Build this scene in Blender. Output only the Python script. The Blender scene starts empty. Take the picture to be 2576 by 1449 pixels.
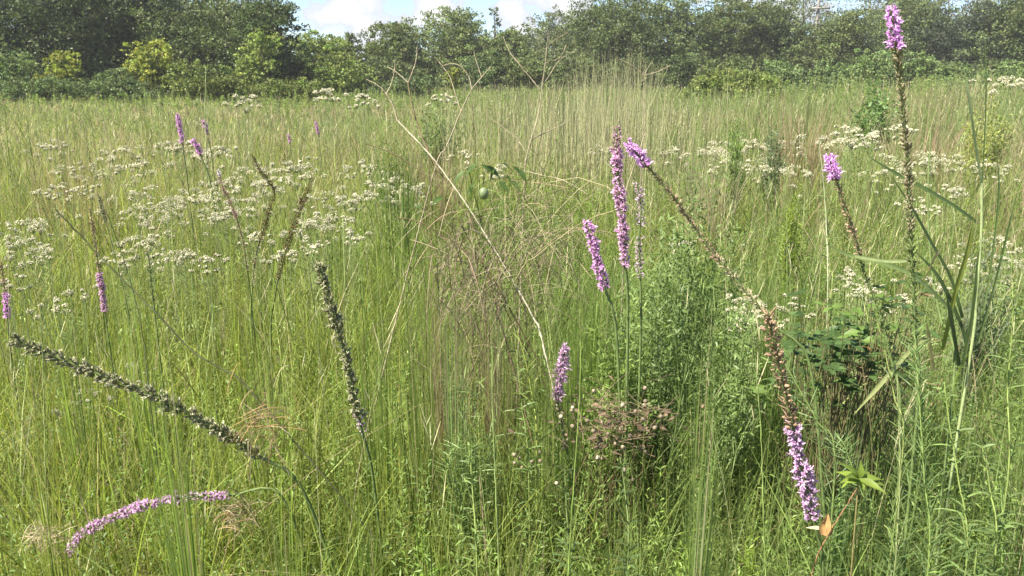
import bpy, math, random
import numpy as np
from mathutils import Vector

rng = np.random.default_rng(11)
random.seed(11)
PI = math.pi
scene = bpy.context.scene
COL = scene.collection

# ------------------------------------------------------------------ camera, sky, sun, exposure
CAM_H = 1.55
FPX = 2022.0                      # focal length in units of the 2576-wide photograph
W0, H0 = 2576.0, 1449.0
HORIZON = 178.0
PITCH = math.atan((H0 / 2 - HORIZON) / FPX)
cam_d = bpy.data.cameras.new('camera')
cam_d.sensor_width = 36.0
cam_d.lens = 36.0 * FPX / W0
cam_d.clip_start = 0.05
cam_d.clip_end = 4000
cam = bpy.data.objects.new('camera', cam_d)
COL.objects.link(cam)
cam.location = (0, 0, CAM_H)
cam.rotation_euler = (PI / 2 - PITCH, 0, 0)
scene.camera = cam

SUN_EL, SUN_AZ = math.radians(54), math.radians(-118)
world = bpy.data.worlds.new('World')
scene.world = world
world.use_nodes = True
nt = world.node_tree
nt.nodes.clear()


def wn(t, **kw):
    n = nt.nodes.new(t)
    for k, v in kw.items():
        setattr(n, k, v)
    return n


def wmath(op, a, b=None, clamp=False):
    n = wn('ShaderNodeMath', operation=op, use_clamp=clamp)
    for i, v in enumerate((a, b)):
        if v is None:
            continue
        if isinstance(v, (int, float)):
            n.inputs[i].default_value = v
        else:
            nt.links.new(v, n.inputs[i])
    return n.outputs[0]


sky = wn('ShaderNodeTexSky', sky_type='NISHITA', sun_disc=False)
sky.sun_elevation = SUN_EL
sky.sun_rotation = SUN_AZ
sky.air_density = 0.6
sky.dust_density = 0.15
sky.ozone_density = 1.0
SKY_STRENGTH = 0.065
tc = wn('ShaderNodeTexCoord')
sep = wn('ShaderNodeSeparateXYZ')
nt.links.new(tc.outputs['Generated'], sep.inputs[0])
yy = wmath('MAXIMUM', wmath('ABSOLUTE', sep.outputs[1]), 0.05)
cu = wmath('DIVIDE', sep.outputs[0], yy)
cv = wmath('DIVIDE', sep.outputs[2], yy)
comb = wn('ShaderNodeCombineXYZ')
nt.links.new(cu, comb.inputs[0])
nt.links.new(cv, comb.inputs[1])
n1 = wn('ShaderNodeTexNoise')
n1.inputs['Scale'].default_value = 26
n1.inputs['Detail'].default_value = 7
n1.inputs['Roughness'].default_value = 0.6
nt.links.new(comb.outputs[0], n1.inputs['Vector'])
n2 = wn('ShaderNodeTexNoise')
n2.inputs['Scale'].default_value = 7
n2.inputs['Detail'].default_value = 5
nt.links.new(comb.outputs[0], n2.inputs['Vector'])
# cumulus heaps, each a soft disc of sky directions torn up by noise
dens = None
for (bu, bv, br) in ((-0.19, 0.075, 0.045), (-0.165, 0.050, 0.045), (-0.218, 0.062, 0.026), (-0.085, 0.078, 0.034),
                     (-0.10, 0.06, 0.022), (0.0, 0.07, 0.032), (0.03, 0.10, 0.05), (0.06, 0.07, 0.04),
                     (-0.06, 0.055, 0.022), (0.012, 0.045, 0.03), (-0.13, 0.14, 0.05), (0.3, 0.12, 0.09), (-0.5, 0.2, 0.1),
                     (0.12, 0.22, 0.1), (0.6, 0.16, 0.12), (-0.3, 0.3, 0.12)):
    du = wmath('SUBTRACT', cu, bu)
    dv = wmath('MULTIPLY', wmath('SUBTRACT', cv, bv), 1.25)
    dd = wmath('SQRT', wmath('ADD', wmath('MULTIPLY', du, du), wmath('MULTIPLY', dv, dv)))
    b = wmath('SUBTRACT', 1.0, wmath('DIVIDE', dd, br))
    dens = b if dens is None else wmath('MAXIMUM', dens, b)
dens = wmath('MAXIMUM', dens, -1.2)
dn = wmath('ADD', dens, wmath('MULTIPLY', wmath('SUBTRACT', n1.outputs[0], 0.50), 3.4))
cmask = wmath('MULTIPLY', dn, 5.0, True)
veil = wmath('MULTIPLY', wmath('SUBTRACT', n2.outputs[0], 0.33), 2.4, True)
cmask2 = wmath('MAXIMUM', cmask, wmath('MULTIPLY', veil, 0.2))
bright = wmath('ADD', wmath('MULTIPLY', dn, 0.75), 0.1, True)
crgb = wn('ShaderNodeMixRGB')
crgb.inputs[1].default_value = (0.20, 0.225, 0.27, 1)
crgb.inputs[2].default_value = (0.37, 0.37, 0.365, 1)
nt.links.new(bright, crgb.inputs[0])
skys = wn('ShaderNodeMixRGB', blend_type='MULTIPLY')
skys.inputs[0].default_value = 1
skys.inputs[2].default_value = (SKY_STRENGTH,) * 3 + (1,)
nt.links.new(sky.outputs[0], skys.inputs[1])
mixc = wn('ShaderNodeMixRGB')
nt.links.new(cmask2, mixc.inputs[0])
nt.links.new(skys.outputs[0], mixc.inputs[1])
nt.links.new(crgb.outputs[0], mixc.inputs[2])
bg = wn('ShaderNodeBackground')
bg.inputs['Strength'].default_value = 1.0
nt.links.new(mixc.outputs[0], bg.inputs['Color'])
wo = wn('ShaderNodeOutputWorld')
nt.links.new(bg.outputs[0], wo.inputs['Surface'])

sun_d = bpy.data.lights.new('sun', 'SUN')
sun_d.energy = 5.0
sun_d.angle = math.radians(0.53)
sun_d.color = (1.0, 0.925, 0.78)
sun = bpy.data.objects.new('sun', sun_d)
COL.objects.link(sun)
sv = Vector((math.sin(SUN_AZ) * math.cos(SUN_EL), math.cos(SUN_AZ) * math.cos(SUN_EL), math.sin(SUN_EL)))
sun.rotation_euler = sv.to_track_quat('Z', 'Y').to_euler()
sun.location = sv * 50

scene.view_settings.view_transform = 'Standard'
scene.view_settings.look = 'None'
scene.view_settings.gamma = 1.0
scene.view_settings.exposure = 1.72
scene.render.engine = 'CYCLES'
scene.cycles.max_bounces = 8
scene.cycles.diffuse_bounces = 5
scene.cycles.transmission_bounces = 6
scene.cycles.glossy_bounces = 2
scene.cycles.volume_bounces = 0
scene.cycles.use_denoising = True


# ------------------------------------------------------------------ helpers
def tan_dn(v):
    return math.tan(PITCH + math.atan((v - H0 / 2) / FPX))


_cp, _sp = math.cos(PITCH), math.sin(PITCH)


def at(u, v, d):
    """A point of the place: seen in direction (u, v) of the photo, d metres away over the ground."""
    x, yv = (u - W0 / 2) / FPX, -(v - H0 / 2) / FPX
    dy = _cp + yv * _sp
    dz = -_sp + yv * _cp
    s = d / dy
    return np.array([x * s, d, CAM_H + dz * s])


def project(P):
    P = np.asarray(P, float)
    rel = P - np.array([0, 0, CAM_H])
    f = rel[..., 1] * _cp - rel[..., 2] * _sp
    up = rel[..., 1] * _sp + rel[..., 2] * _cp
    f = np.maximum(f, 1e-3)
    return W0 / 2 + FPX * rel[..., 0] / f, H0 / 2 - FPX * up / f


def unit(v):
    v = np.asarray(v, float)
    return v / np.maximum(np.linalg.norm(v, axis=-1, keepdims=True), 1e-9)


def hash2(ix, iy, seed):
    h = (ix.astype(np.int64) * 374761393 + iy.astype(np.int64) * 668265263 + seed * 982451653) & 0x7fffffff
    h = ((h ^ (h >> 13)) * 1274126177) & 0x7fffffff
    return ((h ^ (h >> 16)) & 0xffff) / 65535.0


def noise2(x, y, scale, seed=0):
    x = np.asarray(x, float) * scale
    y = np.asarray(y, float) * scale
    ix, iy = np.floor(x), np.floor(y)
    fx, fy = x - ix, y - iy
    fx = fx * fx * (3 - 2 * fx)
    fy = fy * fy * (3 - 2 * fy)
    a = hash2(ix, iy, seed)
    b = hash2(ix + 1, iy, seed)
    c = hash2(ix, iy + 1, seed)
    d = hash2(ix + 1, iy + 1, seed)
    return (a * (1 - fx) + b * fx) * (1 - fy) + (c * (1 - fx) + d * fx) * fy


def fbm(x, y, s, seed=0):
    return (noise2(x, y, s, seed) + 0.5 * noise2(x, y, s * 2.1, seed + 1) + 0.25 * noise2(x, y, s * 4.3, seed + 2)) / 1.75


class MB:
    def __init__(self):
        self.v, self.c, self.q, self.t, self.n = [], [], [], [], 0

    def add(self, verts, cols, quads=None, tris=None):
        verts = np.asarray(verts, np.float32).reshape(-1, 3)
        cols = np.asarray(cols, np.float32)
        if cols.ndim == 1:
            cols = np.repeat(cols[None], len(verts), 0)
        self.v.append(verts)
        self.c.append(cols)
        if quads is not None and len(quads):
            self.q.append(np.asarray(quads, np.int64).reshape(-1, 4) + self.n)
        if tris is not None and len(tris):
            self.t.append(np.asarray(tris, np.int64).reshape(-1, 3) + self.n)
        self.n += len(verts)

    def ribbons(self, P, side, W, C):
        P = np.asarray(P, np.float32)
        N, S = P.shape[:2]
        if N == 0:
            return
        side = np.asarray(side, np.float32)
        if side.ndim == 2:
            side = side[:, None, :]
        W = np.asarray(W, np.float32)
        if W.ndim == 1:
            W = np.repeat(W[None], N, 0)
        off = side * W[..., None] * 0.5
        V = np.stack([P - off, P + off], 2).reshape(-1, 3)
        C = np.asarray(C, np.float32)
        if C.ndim == 1:
            C = np.repeat(C[None], N, 0)
        if C.ndim == 2:
            C = np.repeat(C[:, None], S, 1)
        CC = np.repeat(C[:, :, None], 2, 2).reshape(-1, 3)
        k = np.arange(S - 1)
        q = np.stack([2 * k, 2 * k + 1, 2 * k + 3, 2 * k + 2], 1)
        Q = (q[None] + (np.arange(N) * 2 * S)[:, None, None]).reshape(-1, 4)
        self.add(V, CC, Q)

    def tube(self, pts, rad, col, sides=6):
        pts = np.asarray(pts, float)
        S = len(pts)
        rad = np.broadcast_to(np.asarray(rad, float), (S,))
        tg = unit(np.gradient(pts, axis=0))
        ref = np.array([0, 1, 0.0]) if abs(tg[0, 1]) < 0.8 else np.array([1.0, 0, 0])
        a = unit(np.cross(tg, ref))
        b = np.cross(tg, a)
        th = np.arange(sides) * 2 * PI / sides
        V = pts[:, None] + rad[:, None, None] * (np.cos(th)[None, :, None] * a[:, None] + np.sin(th)[None, :, None] * b[:, None])
        col = np.asarray(col, float)
        if col.ndim == 2:
            col = np.repeat(col[:, None], sides, 1).reshape(-1, 3)
        i = np.arange(S - 1)[:, None] * sides
        j = np.arange(sides)[None]
        jn = (j + 1) % sides
        Q = np.stack([i + j, i + jn, i + sides + jn, i + sides + j], -1).reshape(-1, 4)
        self.add(V.reshape(-1, 3), col, Q)

    def ovoids(self, cen, axis, length, rad, C, sides=6, prof=((0, .3), (.3, 1), (.7, .75), (1, .12))):
        cen, axis = np.asarray(cen, float), unit(axis)
        N = len(cen)
        ref = np.where(np.abs(axis[:, 2:3]) < 0.9, np.array([[0, 0, 1.0]]), np.array([[1.0, 0, 0]]))
        a = unit(np.cross(axis, ref))
        b = np.cross(axis, a)
        L = np.broadcast_to(np.asarray(length, float), (N,))[:, None, None]
        Rr = np.broadcast_to(np.asarray(rad, float), (N,))[:, None, None]
        th = np.arange(sides) * 2 * PI / sides
        rings = []
        for (t, r) in prof:
            rings.append(cen[:, None] + axis[:, None] * L * t + Rr * r * (np.cos(th)[None, :, None] * a[:, None] + np.sin(th)[None, :, None] * b[:, None]))
        S = len(prof)
        V = np.stack(rings, 1).reshape(-1, 3)
        C = np.asarray(C, float)
        if C.ndim == 1:
            C = np.repeat(C[None], N, 0)
        if C.ndim == 2:
            C = np.repeat(C[:, None], S, 1)
        CC = np.repeat(C[:, :, None], sides, 2).reshape(-1, 3)
        i = np.arange(S - 1)[:, None] * sides
        j = np.arange(sides)[None]
        jn = (j + 1) % sides
        q = np.stack([i + j, i + jn, i + sides + jn, i + sides + j], -1).reshape(-1, 4)
        Q = (q[None] + (np.arange(N) * S * sides)[:, None, None]).reshape(-1, 4)
        self.add(V, CC, Q)

    def build(self, name, mat, parent=None, origin=None, smooth=False):
        me = bpy.data.meshes.new(name)
        if self.n:
            V = np.concatenate(self.v)
            if origin is not None:
                V = V - np.asarray(origin, np.float32)
            C = np.concatenate(self.c)
            loops, starts = [], []
            q = np.concatenate(self.q) if self.q else np.zeros((0, 4), np.int64)
            t = np.concatenate(self.t) if self.t else np.zeros((0, 3), np.int64)
            nl = q.size + t.size
            npoly = len(q) + len(t)
            me.vertices.add(len(V))
            me.vertices.foreach_set('co', V.astype(np.float32).ravel())
            me.loops.add(nl)
            me.loops.foreach_set('vertex_index', np.concatenate([q.ravel(), t.ravel()]).astype(np.int32))
            me.polygons.add(npoly)
            st = np.concatenate([np.arange(len(q)) * 4, q.size + np.arange(len(t)) * 3]).astype(np.int32)
            me.polygons.foreach_set('loop_start', st)
            me.update(calc_edges=True)
            at_ = me.color_attributes.new('Col', 'FLOAT_COLOR', 'POINT')
            cc = np.ones((len(V), 4), np.float32)
            cc[:, :3] = C
            at_.data.foreach_set('color', cc.ravel())
            if smooth:
                me.polygons.foreach_set('use_smooth', np.ones(npoly, bool))
        me.materials.append(mat)
        o = bpy.data.objects.new(name, me)
        COL.objects.link(o)
        if parent is not None:
            o.parent = parent
        elif origin is not None:
            o.location = origin
        return o


def tag(o, label=None, cat=None, group=None, kind=None):
    if label:
        o['label'] = label
    if cat:
        o['category'] = cat
    if group:
        o['group'] = group
    if kind:
        o['kind'] = kind
    return o


def thing(name, label, cat, loc, group=None):
    o = bpy.data.objects.new(name, None)
    o.empty_display_size = 0.1
    COL.objects.link(o)
    o.location = [float(c) for c in loc]
    return tag(o, label, cat, group)


def plant_mat(name, trans=0.35, rough=0.55, spec=0.3, vary=0.25, nscale=30.0, tmul=(1.15, 1.2, 0.75)):
    m = bpy.data.materials.new(name)
    m.use_nodes = True
    t = m.node_tree
    t.nodes.clear()
    N = t.nodes.new
    L = t.links.new
    out = N('ShaderNodeOutputMaterial')
    at_ = N('ShaderNodeAttribute')
    at_.attribute_name = 'Col'
    tcn = N('ShaderNodeTexCoord')
    no = N('ShaderNodeTexNoise')
    no.inputs['Scale'].default_value = nscale
    no.inputs['Detail'].default_value = 3
    L(tcn.outputs['Object'], no.inputs['Vector'])
    mr = N('ShaderNodeMapRange')
    mr.inputs['From Min'].default_value = 0.3
    mr.inputs['From Max'].default_value = 0.7
    mr.inputs['To Min'].default_value = 1 - vary
    mr.inputs['To Max'].default_value = 1 + vary
    L(no.outputs[0], mr.inputs['Value'])
    mu = N('ShaderNodeVectorMath')
    mu.operation = 'SCALE'
    L(at_.outputs['Color'], mu.inputs[0])
    L(mr.outputs[0], mu.inputs['Scale'])
    p = N('ShaderNodeBsdfPrincipled')
    p.inputs['Roughness'].default_value = rough
    p.inputs['Specular IOR Level'].default_value = spec
    L(mu.outputs[0], p.inputs['Base Color'])
    if trans > 0:
        tm = N('ShaderNodeVectorMath')
        tm.operation = 'MULTIPLY'
        tm.inputs[1].default_value = tmul
        L(mu.outputs[0], tm.inputs[0])
        tr = N('ShaderNodeBsdfTranslucent')
        L(tm.outputs[0], tr.inputs['Color'])
        mx = N('ShaderNodeMixShader')
        mx.inputs[0].default_value = trans
        L(p.outputs[0], mx.inputs[1])
        L(tr.outputs[0], mx.inputs[2])
        L(mx.outputs[0], out.inputs['Surface'])
    else:
        L(p.outputs[0], out.inputs['Surface'])
    return m


M_GRASS = plant_mat('grass_blade', 0.5, 0.5, 0.35, 0.15, 8)
M_LEAF = plant_mat('herb_leaf', 0.45, 0.5, 0.35, 0.2, 40)
M_TREE = plant_mat('tree_leaf', 0.30, 0.55, 0.3, 0.25, 1.2)
M_STEM = plant_mat('plant_stem', 0.0, 0.65, 0.25, 0.2, 60)
M_DRY = plant_mat('dry_stem', 0.12, 0.75, 0.2, 0.25, 70, (1, 1, 0.9))
M_BARK = plant_mat('bark', 0.0, 0.9, 0.1, 0.35, 6)
M_PETAL = plant_mat('petal', 0.35, 0.7, 0.15, 0.12, 90, (1.05, 0.95, 1.05))
M_SEED = plant_mat('seed_head', 0.1, 0.75, 0.2, 0.3, 120, (1, 1, 0.9))
M_POD = plant_mat('seed_pod', 0.0, 0.6, 0.3, 0.25, 200)
M_FRUIT = plant_mat('green_fruit', 0.0, 0.4, 0.4, 0.2, 60)
M_METAL = plant_mat('weathered_grey', 0.0, 0.6, 0.4, 0.15, 5)


def ground_mat():
    m = bpy.data.materials.new('meadow_soil')
    m.use_nodes = True
    t = m.node_tree
    p = t.nodes['Principled BSDF']
    p.inputs['Roughness'].default_value = 0.95
    p.inputs['Specular IOR Level'].default_value = 0.1
    tcn = t.nodes.new('ShaderNodeTexCoord')
    a = t.nodes.new('ShaderNodeTexNoise')
    a.inputs['Scale'].default_value = 14
    a.inputs['Detail'].default_value = 8
    b = t.nodes.new('ShaderNodeTexNoise')
    b.inputs['Scale'].default_value = 0.4
    b.inputs['Detail'].default_value = 4
    t.links.new(tcn.outputs['Object'], a.inputs['Vector'])
    t.links.new(tcn.outputs['Object'], b.inputs['Vector'])
    r = t.nodes.new('ShaderNodeValToRGB')
    r.color_ramp.elements[0].position = 0.3
    r.color_ramp.elements[0].color = (0.045, 0.05, 0.02, 1)
    r.color_ramp.elements[1].position = 0.7
    r.color_ramp.elements[1].color = (0.14, 0.125, 0.06, 1)
    t.links.new(a.outputs[0], r.inputs[0])
    r2 = t.nodes.new('ShaderNodeValToRGB')
    r2.color_ramp.elements[0].color = (0.07, 0.09, 0.03, 1)
    r2.color_ramp.elements[1].color = (0.16, 0.14, 0.07, 1)
    t.links.new(b.outputs[0], r2.inputs[0])
    mx = t.nodes.new('ShaderNodeMixRGB')
    mx.inputs[0].default_value = 0.5
    t.links.new(r.outputs[0], mx.inputs[1])
    t.links.new(r2.outputs[0], mx.inputs[2])
    t.links.new(mx.outputs[0], p.inputs['Base Color'])
    return m


# ------------------------------------------------------------------ ground
def gz(x, y):
    x, y = np.asarray(x, float), np.asarray(y, float)
    near = np.clip((y - 1) / 6, 0.3, 1)
    rise = .42 * np.exp(-((y - 31) / 11) ** 2) * np.clip(.25 + 1.3 * x / np.maximum(y, 1), 0, 1)
    return rise + near * (0.10 * (noise2(x, y, 0.35, 40) - 0.5) + 0.35 * (noise2(x, y, 0.06, 41) - 0.5) * np.clip((y - 4) / 20, 0, 1))


gx = np.concatenate([-np.geomspace(900, 4, 46), np.linspace(-3.6, 3.6, 30), np.geomspace(4, 900, 46)])
gy = np.concatenate([-np.geomspace(600, 2, 16), np.linspace(-1.5, 12, 60), np.geomspace(12.4, 1500, 60)])
X, Y = np.meshgrid(gx, gy)
mbg = MB()
nx, ny = len(gx), len(gy)
i, j = np.meshgrid(np.arange(ny - 1), np.arange(nx - 1), indexing='ij')
b0 = i * nx + j
mbg.add(np.stack([X, Y, gz(X, Y)], -1).reshape(-1, 3), np.array([.1, .1, .05]),
        np.stack([b0, b0 + 1, b0 + nx + 1, b0 + nx], -1).reshape(-1, 4))
tag(mbg.build('ground', ground_mat(), smooth=True), kind='structure')

# ------------------------------------------------------------------ palettes (albedo)
G_YEL = np.array([0.26, 0.305, 0.072])
G_MID = np.array([0.18, 0.245, 0.066])
G_BLU = np.array([0.155, 0.22, 0.085])
G_DK = np.array([0.055, 0.095, 0.025])
TAN = np.array([0.36, 0.31, 0.20])
PALE = np.array([0.30, 0.32, 0.17])
BROWN = np.array([0.20, 0.135, 0.075])
PINKTAN = np.array([0.32, 0.235, 0.165])
STEMG = np.array([0.13, 0.18, 0.06])

# ------------------------------------------------------------------ blazing-star spikes: where they stand
# path: (u, v, d) from tip to lower end; segs: (from, to, kind) along it; hw: half width in metres
SPIKES = [
    dict(path=[(2240, 18, 1.58), (2250, 90, 1.58), (2265, 200, 1.59), (2282, 400, 1.6), (2290, 560, 1.6), (2298, 740, 1.6), (2304, 860, 1.6)],
         segs=[(0, .115, 'purple'), (.115, .66, 'tan'), (.66, 1, 'greenseed')], hw=.0135, leaves=1.0, leaf_len=.07,
         label='tallest flower spike with fluffy purple tip above long tan seed heads, reaching the treeline'),
    dict(path=[(1551, 322, 1.95), (1553, 420, 1.95), (1562, 520, 1.95), (1568, 590, 1.96), (1573, 670, 1.97)],
         segs=[(0, .16, 'browntip'), (.16, 1, 'faded')], hw=.0145, leaves=.6, leaf_len=.04,
         label='upright thick purple spike with brown pointed tip beside the arching one'),
    dict(path=[(1576, 358, 1.9), (1600, 385, 1.9), (1630, 420, 1.9), (1690, 490, 1.9), (1760, 590, 1.9), (1830, 680, 1.88), (1900, 760, 1.86), (1960, 830, 1.85)],
         segs=[(0, .13, 'purple'), (.13, .62, 'pinkseed'), (.62, 1, 'straw')], hw=.0135, leaves=.8, leaf_len=.045,
         label='slanting purple tipped spike leaning far left over a rusty pink stalk'),
    dict(path=[(1932, 790, 1.52), (1950, 880, 1.52), (1975, 990, 1.52), (1998, 1090, 1.52), (2020, 1190, 1.52), (2045, 1305, 1.53)],
         segs=[(0, .53, 'brown'), (.53, 1, 'lilac')], hw=.0185, leaves=.5, leaf_len=.05,
         label='large half brown half lilac spike in the right foreground above the dead leaf'),
    dict(path=[(1603, 462, 2.2), (1612, 520, 2.2), (1608, 600, 2.2), (1610, 700, 2.2)],
         segs=[(0, .45, 'paleseed'), (.45, .58, 'none'), (.58, 1, 'paleseed')], hw=.0135, leaves=.5, leaf_len=.04,
         label='faded greyish lilac spike just right of the upright purple one'),
    dict(path=[(1479, 558, 2.1), (1492, 610, 2.1), (1505, 665, 2.1), (1522, 728, 2.1)],
         segs=[(0, 1, 'purple2')], hw=.0145, leaves=.5, leaf_len=.04,
         label='short bright purple spike left of the upright one, tilted left'),
    dict(path=[(1422, 872, 2.0), (1412, 930, 2.0), (1403, 1000, 2.0), (1412, 1060, 2.0), (1425, 1130, 2.0)],
         segs=[(0, .5, 'lilacwisp'), (.5, 1, 'straw')], hw=.0145, leaves=.3, leaf_len=.04,
         label='withered lilac spike with wispy hairs above straw coloured stalk in the centre'),
    dict(path=[(2084, 392, 1.9), (2100, 440, 1.9), (2125, 520, 1.9), (2155, 610, 1.9), (2175, 690, 1.9), (2215, 790, 1.88), (2240, 900, 1.86)],
         segs=[(0, .12, 'purple'), (.12, .5, 'pinkseed'), (.5, 1, 'greenseed')], hw=.013, leaves=.8, leaf_len=.05,
         label='thin spike with small purple tip over pinkish seed stalk left of the tallest spike'),
    dict(path=[(35, 856, 1.62), (130, 895, 1.63), (260, 945, 1.64), (380, 992, 1.66), (500, 1055, 1.68), (600, 1112, 1.7), (655, 1150, 1.71)],
         segs=[(0, 1, 'dark')], hw=.0165, leaves=.4, leaf_len=.05,
         label='thick dark grey green seed spike lying diagonally across the lower left grass'),
    dict(path=[(800, 664, 1.75), (825, 740, 1.75), (850, 830, 1.76), (872, 900, 1.77), (890, 1000, 1.78), (912, 1090, 1.8)],
         segs=[(0, .9, 'dark'), (.9, 1, 'paleseed')], hw=.0145, leaves=.3, leaf_len=.05,
         label='dark seed spike with pale tufted tip bending left in the middle of the grass'),
    dict(path=[(634, 390, 2.9), (655, 430, 2.9), (690, 478, 2.9), (680, 520, 2.9), (662, 580, 2.92), (642, 650, 2.95), (636, 720, 3.0)],
         segs=[(0, .62, 'brown2'), (.62, 1, 'straw')], hw=.011, leaves=.4, leaf_len=.04,
         label='kinked brown seed spike bent to the left at its upper third'),
    dict(path=[(787, 450, 2.8), (765, 500, 2.8), (742, 560, 2.8), (722, 620, 2.82), (700, 700, 2.85), (690, 760, 2.9)],
         segs=[(0, .8, 'brown2'), (.8, 1, 'none')], hw=.0125, leaves=.4, leaf_len=.04,
         label='straight brown seed spike leaning right beside the kinked one'),
    dict(path=[(549, 428, 2.9), (560, 470, 2.9), (580, 510, 2.9), (598, 560, 2.9), (612, 610, 2.95), (622, 680, 3.0)],
         segs=[(0, .06, 'white'), (.06, .42, 'rosy'), (.42, 1, 'straw')], hw=.0095, leaves=.4, leaf_len=.04,
         label='thin rosy spike with white tip in the left white flower patch'),
    dict(path=[(226, 525, 2.7), (236, 590, 2.7), (246, 660, 2.7), (255, 720, 2.7), (264, 785, 2.7)],
         segs=[(0, .62, 'pinkseed'), (.62, 1, 'faded')], hw=.011, leaves=.4, leaf_len=.04,
         label='pale pinkish brown spike with lilac lower end crossing the long dark stem'),
    dict(path=[(2, 660, 2.6), (8, 700, 2.6), (14, 745, 2.6), (19, 800, 2.6)],
         segs=[(0, .55, 'pinkseed'), (.55, 1, 'purple2')], hw=.0115, leaves=.4, leaf_len=.04,
         label='purple and brown spike cut by the left edge of the photo'),
    dict(path=[(172, 1392, 1.78), (208, 1342, 1.79), (270, 1308, 1.8), (360, 1272, 1.81), (450, 1252, 1.82), (580, 1246, 1.84)],
         segs=[(0, .72, 'lilac'), (.72, .86, 'paleseed'), (.86, 1, 'lilac')], hw=.014, leaves=.3, leaf_len=.05,
         label='fallen lilac spike lying in an arc at the bottom left of the grass'),
    dict(path=[(446, 288, 5.6), (454, 330, 5.6), (462, 385, 5.6)], segs=[(0, .75, 'purple2'), (.75, 1, 'straw')], hw=.019, leaves=.4, leaf_len=.05,
         label='tallest purple spike of the small group far off in the left field'),
    dict(path=[(486, 352, 5.4), (500, 378, 5.4), (512, 410, 5.4)], segs=[(0, .65, 'purple2'), (.65, 1, 'straw')], hw=.019, leaves=.4, leaf_len=.05,
         label='short slanted purple spike below the tallest far left one'),
    dict(path=[(512, 304, 6.6), (520, 330, 6.6), (526, 360, 6.6)], segs=[(0, .6, 'faded'), (.6, 1, 'straw')], hw=.018, leaves=.4, leaf_len=.05,
         label='pale purple spike right of the tallest far left one'),
    dict(path=[(724, 338, 6.8), (728, 352, 6.8), (732, 380, 6.8)], segs=[(0, .55, 'faded'), (.55, 1, 'straw')], hw=.012, leaves=.3, leaf_len=.05,
         label='tiny faint purple spike far off above the kinked brown spike'),
    dict(path=[(794, 306, 6.8), (799, 330, 6.8), (803, 360, 6.8)], segs=[(0, .6, 'purple2'), (.6, 1, 'straw')], hw=.012, leaves=.3, leaf_len=.05,
         label='tiny far purple spike above the straight brown spike'),
    dict(path=[(374, 636, 2.7), (378, 690, 2.7), (386, 760, 2.7)], segs=[(0, 1, 'greenseed')], hw=.011, leaves=.5, leaf_len=.04,
         label='small green budding spike right of the pinkish brown one'),
    dict(path=[(248, 488, 2.9), (258, 530, 2.9), (275, 590, 2.9), (300, 690, 2.9)], segs=[(0, .35, 'dark'), (.35, 1, 'none')], hw=.008, leaves=.2, leaf_len=.04,
         label='thin dark seed spike above the long dark diagonal stem'),
]
for s in SPIKES:
    s['pts'] = np.array([at(*p) for p in s['path']])
    s['hw'] *= 1.42 if any(k[2] == 'dark' for k in s['segs']) and s['hw'] > .01 else 1.40

# low sight-lines over the grass: (u, v, d) samples where something must show above the near canopy
CLEAR = []
for s in SPIKES:
    pp = np.array(s['path'], float)
    for a, b in zip(pp[:-1], pp[1:]):
        k = max(2, int(np.hypot(*(b - a)[:2]) / 22))
        for t in np.linspace(0, 1, k):
            CLEAR.append(a + (b - a) * t)
for (u, v, d, k) in ((1540, 1050, 1.9, 1), (1480, 1040, 1.9, 1), (1600, 1040, 1.9, 1), (1330, 1150, 1.85, 1), (1400, 1150, 1.85, 1), (2150, 1180, 1.6, 1), (2080, 1310, 1.55, 1),
                     (540, 1370, 1.6, 1), (1340, 1290, 1.6, 1), (2150, 850, 2.1, 1), (2050, 850, 2.1, 1), (1340, 1400, 1.55, 1), (2250, 900, 2.0, 1), (2000, 1000, 2.0, 1)):
    for dx in (-40, -20, 0, 20, 40):
        CLEAR.append(np.array([u + dx, v + 30, d]))
for pp in ([(140, 527, 2.0), (300, 695, 1.99), (480, 880, 1.97), (625, 978, 1.95)], [(1000, 305, 2.4), (1180, 525, 2.33), (1290, 705, 2.27), (1340, 795, 2.24)],
           [(2068, 610, 1.72), (2305, 700, 1.82)], [(2240, 440, 1.85), (2390, 700, 1.92)]):
    pp = np.array(pp, float)
    for a, b in zip(pp[:-1], pp[1:]):
        for t in np.linspace(0, 1, max(2, int(np.hypot(*(b - a)[:2]) / 22))):
            CLEAR.append(a + (b - a) * t)
CLEAR = np.array(CLEAR)


def cap_heights(x, y, h, keep=0.12, half=26):
    """Grass stands lower in front of the spikes that lie in it."""
    m = np.where(y < 3.0)[0]
    if not len(m):
        return h
    top = np.stack([x[m], y[m], np.full(len(m), 0.5)], -1)
    u, _ = project(top)
    cap = np.full(len(m), 9.0)
    for (cu_, cv_, cd) in CLEAR:
        if cd > 3.0:
            continue
        sel = (np.abs(u - cu_) < half) & (y[m] < cd - 0.02)
        zz = CAM_H - y[m] * tan_dn(cv_ + 14)
        cap = np.where(sel, np.minimum(cap, zz), cap)
    keepm = rng.random(len(m)) < keep
    hh = h.copy()
    lim = np.where(keepm, 9.0, np.maximum(cap, 0.12))
    hh[m] = np.minimum(h[m], lim)
    return hh


# ------------------------------------------------------------------ meadow grass
def mixc3(a, b, t):
    return a[None] * (1 - t[:, None]) + b[None] * t[:, None]


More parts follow.
